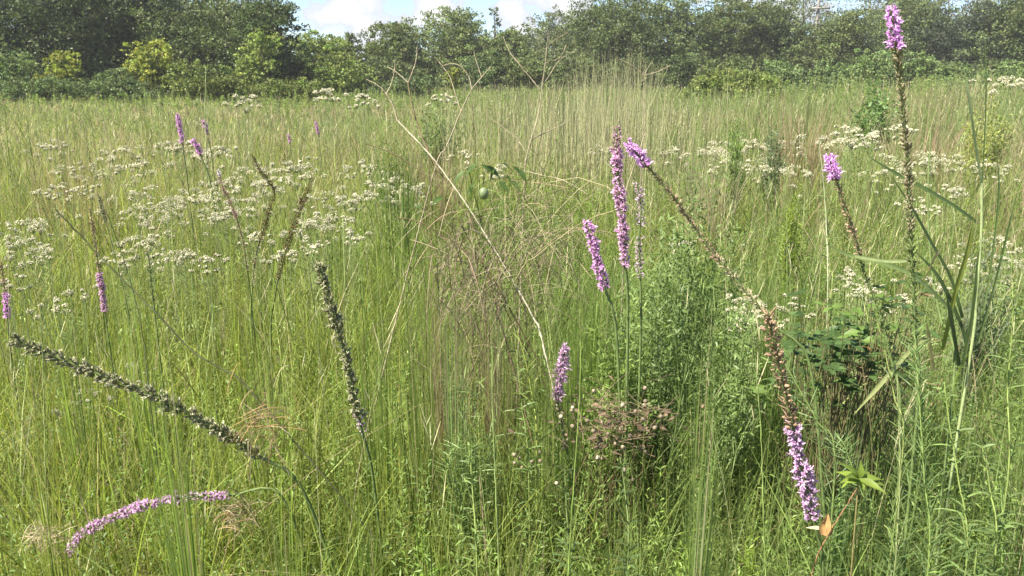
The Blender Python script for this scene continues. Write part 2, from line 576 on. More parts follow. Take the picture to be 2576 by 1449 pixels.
def field_colour(x, y, r):
    """Species patches: yellow green on the left, deeper green right, tan drifts further off."""
    n = len(x)
    side = np.clip(x / np.maximum(y, .5) * 1.1 + 0.5, 0, 1)
    p1 = fbm(x, y, 0.9, 3)
    p2 = fbm(x, y, 0.35, 9)
    green = mixc3(G_YEL, G_MID, np.clip(side * 1.0 + (p1 - 0.5) * 1.8, 0, 1))
    green = green * (1 - np.clip((p2 - .45) * 2.2, 0, .7) * side)[:, None] + G_BLU[None] * (np.clip((p2 - .45) * 2.2, 0, .7) * side)[:, None]
    dryf = np.clip((y - 3.0) / 7.0, 0, 1) * 0.30 + 0.08
    sc_ = np.clip(fbm(x * (3 / (3 + .18 * y)), y * .35, 0.55, 21), 0, 1)
    dryf = dryf * np.clip(1 + 5.5 * (sc_ - 0.5), 0.12, 1.75)
    dry = r.random(n) < dryf
    dcol = mixc3(TAN, PINKTAN, np.clip(r.random(n) * .6 + side * .4, 0, 1))
    dcol = np.where((r.random(n) < .35)[:, None], PALE[None], dcol)
    far = np.clip((y - 8) / 25, 0, .75)[:, None]
    green = green * (1 - far) + np.array([0.19, 0.25, 0.095])[None] * far
    c = np.where(dry[:, None], dcol, green)
    c = c * r.normal(1, .16, (n, 1)).clip(.55, 1.5) * r.normal(1, .05, (n, 3)).clip(.85, 1.15)
    return c, dry


def blade_mesh(mb, x, y, z, h, w, lean, phi, droop, C, S, yaw=None, tipw=.12):
    n = len(x)
    t = np.linspace(0, 1, S)
    ex, ey = np.cos(phi), np.sin(phi)
    lat = lean[:, None] * t[None] ** 1.9
    P = np.empty((n, S, 3), np.float32)
    P[..., 0] = x[:, None] + ex[:, None] * lat
    P[..., 1] = y[:, None] + ey[:, None] * lat
    P[..., 2] = z[:, None] - 0.02 + h[:, None] * (t[None] - droop[:, None] * t[None] ** 3)
    if yaw is None:
        yaw = rng.random(n) * 2 * PI
    side = np.stack([np.cos(yaw), np.sin(yaw), np.zeros(n)], -1)
    prof = np.clip(1.05 - t ** 2.2, tipw, 1)
    prof[-1] = tipw
    Wd = w[:, None] * prof[None]
    mb.ribbons(P, side, Wd, C)


def sample_band(d0, d1, dens, extra=1.2, slope=0.72):
    area = (slope * (d1 ** 2 - d0 ** 2)) + 2 * extra * (d1 - d0)
    n = int(area * dens)
    k = int(n * 1.02) + 4
    # density even over the ground
    yv = np.sqrt(rng.random(k) * (d1 ** 2 - d0 ** 2) + d0 ** 2)
    xv = (rng.random(k) * 2 - 1) * (slope * yv + extra)
    return xv[:n], yv[:n]


grass = MB()
BANDS = [  # d0, d1, clumps per m2, blades per clump, segments, width, clump radius
    (0.95, 2.4, 260, 16, 6, .0042, .040),
    (2.4, 4.5, 170, 15, 5, .0044, .05),
    (4.5, 8.0, 80, 15, 5, .0054, .08),
    (8.0, 15., 32, 14, 4, .0088, .14),
    (15., 28., 10, 13, 3, .016, .26),
    (28., 62., 2.6, 12, 2, .034, .4),
]
for (d0, d1, cd, nb, S, wd, cr) in BANDS:
    cx, cy = sample_band(d0, d1, cd)
    n = len(cx)
    base_h = 0.40 + 0.30 * fbm(cx, cy, 0.8, 5) + 0.18 * np.clip((cy - 2.5) / 4, 0, 1) + 0.10 * np.clip((cy - 8) / 12, 0, 1)
    ch = base_h * rng.normal(1, .16, n).clip(.6, 1.5)
    ch = ch * (1 - np.clip((cy - 9) / 12, 0, 1) * np.clip(.42 - .55 * cx / cy, 0, .62))
    cc, _ = field_colour(cx, cy, rng)
    # blades
    x = np.repeat(cx, nb)
    y = np.repeat(cy, nb)
    a = rng.random(n * nb) * 2 * PI
    r = cr * np.sqrt(rng.random(n * nb))
    bx, by = x + r * np.cos(a), y + r * np.sin(a)
    h = np.repeat(ch, nb) * rng.uniform(.45, 1.12, n * nb)
    tall = rng.random(n * nb) < .035
    h = np.where(tall, h * rng.uniform(1.2, 1.75, n * nb), h)
    h = cap_heights(bx, by, h)
    lean = h * np.abs(rng.normal(0, .46 if d0 < 4 else .6, n * nb)).clip(0, 1.3)
    phi = a + rng.normal(0, .7, n * nb)
    droop = rng.uniform(0, .42, n * nb) * (lean / np.maximum(h, .05)).clip(0, 1) * 1.3
    lean = np.where(tall, lean * .35, lean)
    droop = np.where(tall, 0, droop)
    arch = (rng.random(n * nb) < .08) & ~tall
    lean = np.where(arch, h * rng.uniform(.5, 1.0, n * nb), lean)
    droop = np.where(arch, rng.uniform(.35, .75, n * nb), droop)
    C = np.repeat(cc, nb, 0) * rng.normal(1, .30, (n * nb, 1)).clip(.4, 1.9)
    fcol, isdry = field_colour(bx, by, rng)
    pick = rng.random(n * nb) < .35
    C = np.where(pick[:, None], fcol, C)
    w = wd * np.exp(rng.normal(-.1, .38, n * nb)).clip(.4, 2.2) * np.where(tall, .8, 1) * np.where(arch, 1.5, 1)
    C = np.where(arch[:, None], C * np.array([1.3, 1.25, 1.3]), C)
    blade_mesh(grass, bx, by, gz(bx, by), h, w, lean, phi, droop, C.clip(.01, .6), S)
# short leaning blades that fill the sward under the upright ones
for (d0, d1, dens, wd, S) in ((.95, 2.6, 1300, .0044, 6), (2.6, 5.0, 600, .0050, 5), (5.0, 9.0, 160, .008, 4)):
    x, y = sample_band(d0, d1, dens)
    n = len(x)
    h = rng.uniform(.18, .50, n) * (.8 + .5 * fbm(x, y, .8, 5))
    h = cap_heights(x, y, h, .05)
    C, _ = field_colour(x, y, rng)
    C = np.where((rng.random(n) < .16)[:, None], mixc3(TAN, BROWN, rng.random(n)), C)
    C = C * rng.normal(1.1, .3, (n, 1)).clip(.45, 1.9)
    lean = h * rng.uniform(.35, 1.35, n)
    blade_mesh(grass, x, y, gz(x, y), h, wd * rng.uniform(.6, 1.6, n), lean, rng.random(n) * 2 * PI, rng.uniform(.05, .6, n), C.clip(.01, .6), S)
tag(grass.build('meadow_grass', M_GRASS), 'yellow green and tan meadow grass covering the whole field', 'grass', kind='stuff')

# dry flowering culms with wispy panicles
dry = MB()
for (d0, d1, dens, wd, S) in ((1.4, 4.5, 26, .0016, 6), (4.5, 10, 16, .003, 5), (10, 24, 5, .007, 4), (24, 60, .9, .018, 3)):
    x, y = sample_band(d0, d1, dens)
    n = len(x)
    h = rng.uniform(.65, 1.05, n) + .1 * np.clip(y / 20, 0, 1)
    h = h * (1 - np.clip((y - 9) / 12, 0, 1) * np.clip(.38 - .55 * x / y, 0, .55))
    h = cap_heights(x, y, h, .1)
    lean = h * np.abs(rng.normal(0, .16, n))
    phi = rng.random(n) * 2 * PI
    C = mixc3(TAN, PALE, rng.random(n)) * rng.normal(1, .15, (n, 1))
    C = np.where((rng.random(n) < .3)[:, None], STEMG[None] * rng.uniform(.8, 1.5, (n, 1)), C)
    blade_mesh(dry, x, y, gz(x, y), h, np.full(n, wd), lean, phi, np.zeros(n), C, S, tipw=.4)
    # panicle sprays at the top
    m = np.where((rng.random(n) < .6) & (h > .5))[0]
    kk = 9
    bi = np.repeat(m, kk)
    t = rng.uniform(.72, 1, len(bi))
    px = x[bi] + np.cos(phi[bi]) * lean[bi] * t ** 1.9
    py = y[bi] + np.sin(phi[bi]) * lean[bi] * t ** 1.9
    pz = gz(x[bi], y[bi]) + h[bi] * t
    L = rng.uniform(.02, .07, len(bi))
    a = rng.random(len(bi)) * 2 * PI
    P0 = np.stack([px, py, pz], -1)
    P1 = P0 + np.stack([np.cos(a) * L * .6, np.sin(a) * L * .6, L], -1)
    sd = np.stack([-np.sin(a), np.cos(a), 0 * a], -1)
    dry.ribbons(np.stack([P0, (P0 + P1) / 2, P1], 1), sd, np.array([.6, 1.3, .5]) * wd, C[bi])
# the taller bleached stand on the rise right of the centre
n = 1900
dd = rng.uniform(7.5, 13, n)
uu = np.clip(rng.normal(1490, 170, n), 1130, 1980)
x = (uu - W0 / 2) / FPX * dd * 1.0
y = dd
h = rng.uniform(.9, 1.4, n) + (.62 * np.exp(-((uu - 1550) / 130) ** 2) + .18 * np.exp(-((uu - 1250) / 150) ** 2)) * rng.random(n) ** .7
C = mixc3(TAN * .9, np.array([.26, .29, .14]), rng.random(n)) * rng.normal(1, .2, (n, 1))
blade_mesh(dry, x, y, gz(x, y), h, rng.uniform(.0032, .0058, n), h * np.abs(rng.normal(0, .13, n)), rng.random(n) * 2 * PI, np.zeros(n), C, 4, tipw=.35)
tag(dry.build('dry_grass', M_DRY), 'bleached dry grass stems and wispy seed heads scattered over the field', 'dry grass', kind='stuff')


# ------------------------------------------------------------------ leafy shoots
def resample(pts, n):
    pts = np.asarray(pts, float)
    # smooth Catmull-Rom through the points
    if len(pts) > 2:
        ext = np.vstack([2 * pts[0] - pts[1], pts, 2 * pts[-1] - pts[-2]])
        out = []
        for k in range(1, len(ext) - 2):
            for t in np.linspace(0, 1, 12, endpoint=False):
                p0, p1, p2, p3 = ext[k - 1:k + 3]
                out.append(.5 * ((2 * p1) + (-p0 + p2) * t + (2 * p0 - 5 * p1 + 4 * p2 - p3) * t * t + (-p0 + 3 * p1 - 3 * p2 + p3) * t ** 3))
        out.append(pts[-1])
        pts = np.array(out)
    seg = np.linalg.norm(np.diff(pts, axis=0), axis=1)
    s = np.concatenate([[0], np.cumsum(seg)])
    q = np.linspace(0, s[-1], n)
    return np.stack([np.interp(q, s, pts[:, k]) for k in range(3)], -1), s[-1]


def leaves_on(mb, P, T, ln, w, col, up=.6, curl=.25, S=4, cvar=.15):
    """One narrow leaf per row of P, set round the stem direction T."""
    n = len(P)
    if n == 0:
        return
    a = np.arange(n) * 2.39996 + rng.random(n) * .5
    ref = np.where(np.abs(T[:, 1:2]) < .85, np.array([[0, 1.0, 0]]), np.array([[1.0, 0, 0]]))
    e1 = unit(np.cross(T, ref))
    e2 = np.cross(T, e1)
    o = np.cos(a)[:, None] * e1 + np.sin(a)[:, None] * e2
    upv = np.broadcast_to(np.asarray(up, float), (n,))[:, None]
    d = unit(o + T * upv)
    t = np.linspace(0, 1, S)
    L = np.broadcast_to(np.asarray(ln, float), (n,)) * rng.uniform(.75, 1.2, n)
    Q = P[:, None] + d[:, None] * (L[:, None] * t)[..., None]
    Q[..., 2] -= (curl * L)[:, None] * t[None] ** 2 if np.ndim(curl) == 0 else (curl * L[:, None]) * t[None] ** 2
    sd = unit(np.cross(d, T) + rng.normal(0, .35, (n, 3)))
    prof = np.clip(np.sin(PI * (t * .85 + .13)), .1, 1)
    C = np.broadcast_to(np.asarray(col, float), (n, 3)) * rng.normal(1, cvar, (n, 1)).clip(.5, 1.6)
    mb.ribbons(Q, sd, np.broadcast_to(np.asarray(w, float), (n,))[:, None] * prof[None], C)


# small herbs filling the lower storey
herbs = MB()
for (d0, d1, dens, k, ll, lw) in ((1.0, 2.6, 300, 46, .030, .0042), (2.6, 5, 140, 36, .036, .0058), (5, 11, 40, 32, .045, .008), (11, 26, 10, 30, .07, .017), (26, 46, 1.8, 28, .14, .045)):
    x, y = sample_band(d0, d1, dens)
    sel = rng.random(len(x)) < np.clip(.52 + .45 * (x / y + .5) + (noise2(x, y, 1.1, 66) - .5), .12, 1)
    x, y = x[sel], y[sel]
    n = len(x)
    h = rng.uniform(.25, .62, n) + .12 * np.clip((y - 4) / 6, 0, 1)
    h = cap_heights(x, y, h, .03)
    z = gz(x, y)
    a = rng.random(n) * 2 * PI
    ln = h * rng.uniform(.02, .3, n)
    h = h * (1 - np.clip((y - 9) / 12, 0, 1) * np.clip(.32 - .55 * x / y, 0, .5)) * np.where(y > 4, rng.uniform(.8, 1.25, n), 1) * np.where(y > 24, rng.uniform(.9, 1.9, n), 1)
    c1 = fbm(x, y, 1.3, 77)
    base = mixc3(np.array([.22, .31, .06]), np.array([.14, .225, .07]), np.clip((c1 - .3) * 2.4, 0, 1))
    base = base * rng.normal(1, .16, (n, 1))
    fr_ = np.clip((y - 5) / 10, 0, .7)[:, None]
    base = base * (1 - fr_) + np.where((rng.random(n) < .5)[:, None], np.array([[.17, .23, .07]]), np.array([[.22, .25, .10]])) * fr_
    t = np.tile(np.linspace(.2, 1, k), n)
    I = np.repeat(np.arange(n), k)
    P = np.stack([x[I] + np.cos(a[I]) * ln[I] * t ** 1.6, y[I] + np.sin(a[I]) * ln[I] * t ** 1.6, z[I] + h[I] * t], -1)
    T = unit(np.stack([np.cos(a[I]) * ln[I] * 1.2, np.sin(a[I]) * ln[I] * 1.2, h[I]], -1))
    leaves_on(herbs, P, T, ll * (1.25 - .6 * t), lw, base[I], up=.9, curl=.3, S=3)
tag(herbs.build('low_herbs', M_LEAF), 'feathery green low herbs between the grass blades', 'herbs', kind='stuff')

# ------------------------------------------------------------------ the blazing-star plants
HEADC = {
    # involucre colour, spray colour, spray length, spray count, head length, head radius
    'purple': ((.40, .22, .36), (.80, .50, .84), .013, 11, .009, .0032),
    'purple2': ((.34, .18, .30), (.74, .44, .74), .010, 10, .009, .0034),
    'lilac': ((.36, .23, .32), (.74, .52, .74), .009, 11, .008, .0034),
    'lilacwisp': ((.28, .18, .24), (.58, .40, .56), .015, 8, .008, .003),
    'faded': ((.34, .19, .23), (.72, .48, .68), .010, 11, .009, .0036),
    'browntip': ((.26, .15, .16), (.56, .38, .46), .008, 8, .010, .0036),
    'rosy': ((.30, .12, .14), (.42, .22, .26), .005, 5, .009, .003),
    'pinkseed': ((.33, .235, .165), (.45, .33, .25), .006, 5, .012, .0027),
    'brown': ((.28, .19, .125), (.42, .30, .2), .006, 5, .011, .0034),
    'brown2': ((.14, .10, .045), (.28, .21, .11), .006, 5, .012, .0030),
    'tan': ((.27, .245, .145), (.40, .37, .25), .005, 5, .012, .0032),
    'straw': ((.42, .37, .23), (.50, .45, .30), .009, 5, .014, .0028),
    'greenseed': ((.15, .19, .07), (.22, .26, .10), .006, 4, .013, .0024),
    'dark': ((.17, .17, .095), (.46, .45, .30), .009, 8, .011, .0036),
    'paleseed': ((.30, .21, .24), (.64, .50, .63), .008, 8, .008, .003),
    'white': ((.4, .3, .35), (.8, .74, .8), .010, 9, .008, .003),
}


def build_spike(s):
    pts, L = resample(s['pts'], 90)
    n_last = pts[-1]
    # carry the stem on to the ground
    dirv = unit(pts[-1] - pts[-8])
    root_xy = n_last[:2] + dirv[:2] * min(.35, n_last[2] * .5)
    root = np.array([root_xy[0], root_xy[1], float(gz(*root_xy)) - .01])
    mid = n_last + dirv * min(.12, n_last[2] * .25)
    low, _ = resample(np.array([pts[-1], mid, (mid + root) / 2 + np.array([0, 0, .0]), root]), 26)
    th = thing('blazing_star', s['label'], 'wildflower', root, 'blazing star spikes in the meadow')
    st = MB()
    full = np.vstack([pts, low[1:]])
    nn = len(full)
    scale = s['hw'] / .0145
    colr = np.repeat((STEMG * .9)[None], nn, 0)
    st.tube(full, np.linspace(.0014, .0030, nn) * max(scale, .8), colr, 6)
    st.build('stem', M_STEM, th, root)
    fl, sd = MB(), MB()
    nf = ns = 0
    tang = unit(np.gradient(pts, axis=0))
    for (a, b, kind) in s['segs']:
        if kind == 'none':
            continue
        inv, spr, sl, sc, hl, hr = HEADC[kind]
        flowering = kind in ('purple', 'purple2', 'lilac', 'lilacwisp', 'faded', 'white', 'browntip')
        per_m = 1000 if flowering else 700 if kind not in ('straw', 'greenseed', 'pinkseed') else 480
        cnt = max(6, int((b - a) * L * per_m / max(.7, scale)))
        q = np.linspace(a, b, cnt) + rng.normal(0, .002, cnt)
        idx = (q.clip(0, 1) * 89)
        P = np.stack([np.interp(idx, np.arange(90), pts[:, k]) for k in range(3)], -1)
        T = -unit(np.stack([np.interp(idx, np.arange(90), tang[:, k]) for k in range(3)], -1))   # towards the tip
        ang = np.arange(cnt) * 2.39996 + rng.normal(0, .25, cnt)
        ref = np.where(np.abs(T[:, 1:2]) < .85, np.array([[0, 1.0, 0]]), np.array([[1.0, 0, 0]]))
        e1 = unit(np.cross(T, ref))
        e2 = np.cross(T, e1)
        o = np.cos(ang)[:, None] * e1 + np.sin(ang)[:, None] * e2
        slim = kind in ('straw', 'greenseed', 'pinkseed', 'tan')
        d = unit(o + T * (.9 if not slim else 1.3) + rng.normal(0, .28, (cnt, 3)))
        taper = np.clip(.62 + q * 5, 0, 1) if a == 0 else np.ones(cnt)
        size = scale * .78 * rng.uniform(.6, 1.3, cnt) * taper * (.85 + .3 * np.sin(q * 23 + len(s['label'])) * rng.random(cnt))
        r0 = (.0012 + .0045 * rng.random(cnt)) * scale * (1 if not slim else .5)
        base = P + o * r0[:, None]
        mb = fl if flowering else sd
        wob = noise2(q * L * 90, q * 0 + len(s['label']), 1.0, 5)
        size = size * ((.62 + .75 * wob) if not flowering else (.72 + .3 * wob)) * (1 if kind == 'dark' or flowering else .84)
        if not flowering:
            size = np.where(rng.random(cnt) < .12, size * .35, size)
        iv = np.array(inv)[None] * rng.normal(1, .18, (cnt, 1)).clip(.5, 1.5)
        mb.ovoids(base, d, hl * size, hr * size, iv, 6)
        # spray of threads (petal lobes and styles, or the pappus of old heads)
        K = sc
        I = np.repeat(np.arange(cnt), K)
        tip = base + d * (hl * size * .85)[:, None]
        e3 = unit(np.cross(d, T + rng.normal(0, .1, (cnt, 3))))
        e4 = np.cross(d, e3)
        aa = np.tile(np.arange(K) * 2 * PI / K, cnt) + rng.random(len(I)) * .8
        sp = rng.uniform(.35, 1.15, len(I)) if flowering else rng.uniform(.1, .6, len(I))
        dd_ = unit(d[I] + (np.cos(aa) * sp)[:, None] * e3[I] + (np.sin(aa) * sp)[:, None] * e4[I])
        ln = sl * size[I] * rng.uniform(.6, 1.25, len(I))
        P0 = tip[I] - d[I] * (hl * size[I] * .3)[:, None]
        P1 = P0 + dd_ * (ln * .6)[:, None]
        P2 = P1 + unit(dd_ + d[I] * -.4 + rng.normal(0, .4, (len(I), 3))) * (ln * .5)[:, None]
        side = unit(np.cross(dd_, rng.normal(0, 1, (len(I), 3))))
        wv = (np.array([.0014, .0019, .0008]) if flowering else np.array([.0018, .0013, .0005])) * scale
        cvx = np.array(spr)[None] * rng.normal(1, .16, (len(I), 1)).clip(.5, 1.4)
        mb.ribbons(np.stack([P0, P1, P2], 1), side, wv, cvx)
        if slim or kind in ('dark', 'brown', 'brown2'):   # small bract under each head
            leaves_on(sd, P, T, np.full(cnt, .014 * scale), .0022 * scale, np.array(inv) * .9, up=.9, curl=.0, S=3)
        nf += flowering
        ns += not flowering
    if nf:
        fl.build('flower_heads', M_PETAL, th, root)
    if ns:
        sd.build('seed_heads', M_SEED, th, root)
    # grassy leaves along the lower stem
    lv = MB()
    k = int(130 * s['leaves'])
    if k > 0:
        q = np.linspace(0, 1, k) ** .9 * 25
        P = np.stack([np.interp(q, np.arange(26), low[:, c]) for c in range(3)], -1)
        tl = unit(np.gradient(low, axis=0))
        T = -np.stack([np.interp(q, np.arange(26), tl[:, c]) for c in range(3)], -1)
        leaves_on(lv, P, unit(T), s['leaf_len'] * np.linspace(.7, 1.8, k), .0030, np.array([.11, .17, .05]), up=.8, curl=.2)
        lv.build('leaves', M_LEAF, th, root)
    return th


for s in SPIKES:
    build_spike(s)


# ------------------------------------------------------------------ stalks, canes and dry branching stems
def stalk(name, label, cat, lines, mat=M_DRY, group=None, ground=True, part='stem', branch='branch'):
    """lines: list of (points (u,v,d), r0, r1, colour); the first is the main stem and runs on to the ground."""
    built = []
    root = None
    for k, (pp, r0, r1, col) in enumerate(lines):
        pts = np.array([at(*p) for p in pp])
        if k == 0:
            e = pts[-1]
            dv = unit(pts[-1] - pts[-2])
            if ground:
                hor = dv[:2] / max(.35, abs(dv[2])) * e[2] * .55
                rxy = e[:2] + hor
                root = np.array([rxy[0], rxy[1], float(gz(*rxy)) - .01])
                pts = np.vstack([pts, (e + root) / 2 + np.array([0, 0, .02]), root])
            else:
                root = e
        c, L = resample(pts, 14 * len(pts))
        c = c + rng.normal(0, .0006, c.shape) * np.linspace(1, .4, len(c))[:, None]
        built.append((c, np.linspace(r0, r1, len(c)), np.array(col)))
    th = thing(name, label, cat, root, group)
    for k, (c, r, col) in enumerate(built):
        mb = MB()
        nn_ = len(c)
        bump = 1 + .22 * (np.arange(nn_) % 11 == 5) + rng.normal(0, .06, nn_)
        tone = noise2(np.arange(nn_) * .35, np.zeros(nn_), 1, k + 3) * .5 + .72
        if k == 0 and ground:
            tone[int(nn_ * .8):] *= .6          # main stem coloured darker at its foot
        mb.tube(c, r * bump, col[None] * (tone * rng.normal(1, .12, nn_))[:, None], 6)
        mb.build(part if k == 0 else branch, mat, th, root)
    return th


WHITE_CANE = (.54, .49, .37)
TWIG = (.30, .26, .18)
TWIGD = (.20, .15, .09)
DSTEM = (.075, .085, .035)
stalk('dead_cane', 'long pale bleached cane leaning left across the centre with forked tips against the trees', 'dead stem', [
    ([(1000, 305, 2.4), (1060, 365, 2.38), (1110, 425, 2.36), (1180, 525, 2.33), (1230, 605, 2.3), (1290, 705, 2.27), (1345, 805, 2.24), (1362, 850, 2.22)], .0018, .0032, WHITE_CANE),
    ([(922, 200, 2.45), (948, 213, 2.44), (972, 236, 2.43), (988, 265, 2.42), (1000, 305, 2.4)], .0012, .0025, TWIG),
    ([(994, 148, 2.46), (992, 180, 2.45), (984, 212, 2.44), (972, 236, 2.43)], .001, .0018, TWIG),
])
stalk('dry_stalk', 'thin brown dry stalk with wide forked top left of the grassy rise', 'dead stem', [
    ([(1027, 208, 2.5), (1034, 250, 2.49), (1052, 318, 2.47), (1082, 390, 2.44), (1120, 455, 2.42), (1165, 525, 2.4), (1200, 600, 2.38)], .002, .0036, TWIGD),
    ([(1050, 117, 2.52), (1047, 150, 2.51), (1038, 180, 2.5), (1027, 208, 2.5)], .0011, .002, TWIG),
    ([(974, 168, 2.52), (1000, 184, 2.51), (1027, 208, 2.5)], .0012, .002, TWIG),
], group='dry forked stalks')
stalk('dry_stalk', 'straight tan dry stalk slanting right from behind the vine leaves', 'dead stem', [
    ([(1234, 168, 2.7), (1212, 195, 2.68), (1187, 225, 2.67), (1160, 280, 2.65), (1120, 375, 2.6), (1090, 440, 2.58)], .0016, .0030, TWIG),
    ([(1192, 130, 2.72), (1200, 160, 2.71), (1212, 195, 2.68)], .001, .0016, TWIG),
    ([(1100, 150, 2.72), (1130, 190, 2.7), (1145, 235, 2.68), (1160, 280, 2.65)], .001, .0018, TWIG),
    ([(1110, 165, 2.72), (1150, 162, 2.7), (1178, 190, 2.69), (1187, 225, 2.67)], .001, .0016, TWIG),
], group='dry forked stalks')
stalk('dry_stalk', 'dry stalk with many forked twigs standing high in front of the dark trees', 'dead stem', [
    ([(1380, 75, 2.9), (1375, 130, 2.9), (1366, 200, 2.88), (1356, 280, 2.86), (1340, 340, 2.84), (1322, 410, 2.82), (1318, 480, 2.8)], .0013, .0036, TWIG),
    ([(1428, 82, 2.95), (1405, 95, 2.92), (1380, 112, 2.9)], .0009, .0013, TWIG),
    ([(1265, 90, 2.95), (1282, 130, 2.93), (1305, 160, 2.91), (1330, 190, 2.9), (1358, 225, 2.88)], .0011, .0018, TWIG),
    ([(1455, 125, 2.95), (1410, 150, 2.92), (1372, 205, 2.88)], .001, .0016, TWIG),
    ([(1425, 112, 2.95), (1408, 145, 2.92), (1370, 160, 2.9)], .0009, .0013, TWIG),
    ([(1230, 295, 2.9), (1265, 320, 2.88), (1300, 350, 2.86), (1322, 380, 2.84)], .001, .0018, TWIG),
    ([(1440, 300, 2.9), (1390, 325, 2.88), (1335, 352, 2.84)], .001, .0018, TWIG),
    ([(1480, 490, 2.5), (1420, 455, 2.6), (1360, 440, 2.7), (1320, 430, 2.82)], .001, .0016, TWIG),
], group='dry forked stalks')
stalk('dry_stalk', 'small forked grey twig at the right end of the grassy rise', 'dead stem', [
    ([(1640, 155, 5), (1628, 175, 5), (1622, 190, 5), (1620, 230, 5), (1618, 300, 5)], .0022, .0045, TWIG),
    ([(1556, 148, 5), (1590, 165, 5), (1622, 190, 5)], .0018, .003, TWIG),
    ([(1685, 165, 5), (1655, 180, 5), (1622, 190, 5)], .0018, .003, TWIG),
], group='dry forked stalks')
stalk('dry_stalk', 'grey forked dry stalk behind the slanting purple tipped spike', 'dead stem', [
    ([(1600, 390, 3.4), (1640, 430, 3.4), (1625, 330, 3.4), (1575, 480, 3.3)][2:] + [(1572, 560, 3.3)], .0018, .003, TWIG),
    ([(1520, 405, 3.4), (1555, 440, 3.35), (1575, 480, 3.3)], .0012, .002, TWIG),
], group='dry forked stalks')
stalk('bramble_cane', 'dark arching cane curving left above the brown thatch in the centre', 'bramble', [
    ([(920, 362, 2.5), (985, 385, 2.48), (1050, 425, 2.45), (1095, 470, 2.42), (1130, 510, 2.4)], .0016, .0026, (.12, .10, .05)),
], group='arching bramble canes')
stalk('bramble_cane', 'dark arching cane below the fruiting vine, bending left over brown thatch', 'bramble', [
    ([(995, 548, 2.3), (1060, 560, 2.28), (1130, 605, 2.26), (1190, 645, 2.25), (1240, 700, 2.24)], .0014, .0024, (.12, .085, .05)),
], group='arching bramble canes')
stalk('bramble_cane', 'pale arching cane running right toward the upright purple spike', 'bramble', [
    ([(1545, 530, 2.05), (1490, 548, 2.1), (1420, 590, 2.15), (1350, 645, 2.2), (1300, 700, 2.25)], .0013, .0022, (.30, .27, .15)),
], group='arching bramble canes')
stalk('long_dark_stem', 'long dark straight stem slanting from upper left down to the lying seed spike', 'stem', [
    ([(140, 527, 2.0), (200, 590, 2.0), (300, 695, 1.99), (400, 795, 1.98), (480, 880, 1.97), (560, 930, 1.96), (625, 978, 1.95)], .0022, .0036, DSTEM),
], mat=M_STEM)
stalk('green_grass_stem', 'thin dark stem rising steeply through the left grass beside the diagonal one', 'stem', [
    ([(250, 495, 2.1), (290, 590, 2.1), (335, 735, 2.1), (360, 850, 2.08), (372, 960, 2.05)], .0012, .0022, (.09, .11, .045)),
], mat=M_STEM)
stalk('dead_leaf_stalk', 'thin brown stalk standing behind the curled dead leaf at bottom right', 'dead stem', [
    ([(2172, 1205, 1.55), (2140, 1255, 1.55), (2105, 1310, 1.54), (2070, 1370, 1.53), (2050, 1420, 1.53)], .0012, .0018, (.24, .13, .07)),
])


# ------------------------------------------------------------------ leaves with an outline
def ovate(mb, base, d, nrm, ln, w, col, fold=.25, curl=.15, prof=(.12, .75, 1, .8, .42, .06)):
    """A leaf as a folded two-sided blade along d, broad in the middle."""
    d = unit(d)
    s = unit(np.cross(d, nrm))
    nrm = unit(np.cross(s, d))
    S = len(prof)
    t = np.linspace(0, 1, S)
    mid = base[None] + d[None] * (ln * t)[:, None] - nrm[None] * (curl * ln * t ** 2)[:, None]
    V, C = [], []
    for k in range(S):
        hw = w * .5 * prof[k]
        V += [mid[k] - s * hw + nrm * hw * fold, mid[k], mid[k] + s * hw + nrm * hw * fold]
        C += [col * .95, col * 1.15, col]
    q = []
    for k in range(S - 1):
        a = 3 * k
        q += [[a, a + 1, a + 4, a + 3], [a + 1, a + 2, a + 5, a + 4]]
    mb.add(np.array(V), np.array(C), q)


def rnd_dir(up=.3):
    a = random.random() * 2 * PI
    return np.array([math.cos(a), math.sin(a), up + random.uniform(-.3, .3)])


# climbing vine with the green fruit
vroot = np.array([at(1225, 560, 2.45)[0], 2.45, float(gz(at(1225, 560, 2.45)[0], 2.45))])
th = thing('passion_vine', 'climbing vine with dark drooping lance leaves carrying a round green fruit', 'vine', vroot)
mb = MB()
for pp in ([(1320, 425, 2.3), (1260, 410, 2.32), (1200, 425, 2.34), (1160, 440, 2.36), (1120, 500, 2.4), (1150, 620, 2.42)],
           [(1215, 470, 2.33), (1218, 440, 2.33), (1225, 418, 2.33)], [(1180, 425, 2.35), (1190, 480, 2.37), (1210, 560, 2.42), (1220, 700, 2.45)]):
    c, _ = resample(np.array([at(*p) for p in pp]), 30)
    mb.tube(c, .0013, np.array([.11, .12, .04]), 5)
c, _ = resample(np.array([at(1220, 700, 2.45), vroot]), 8)
mb.tube(c, .002, np.array([.13, .11, .05]), 5)
mb.build('stem', M_STEM, th, vroot)
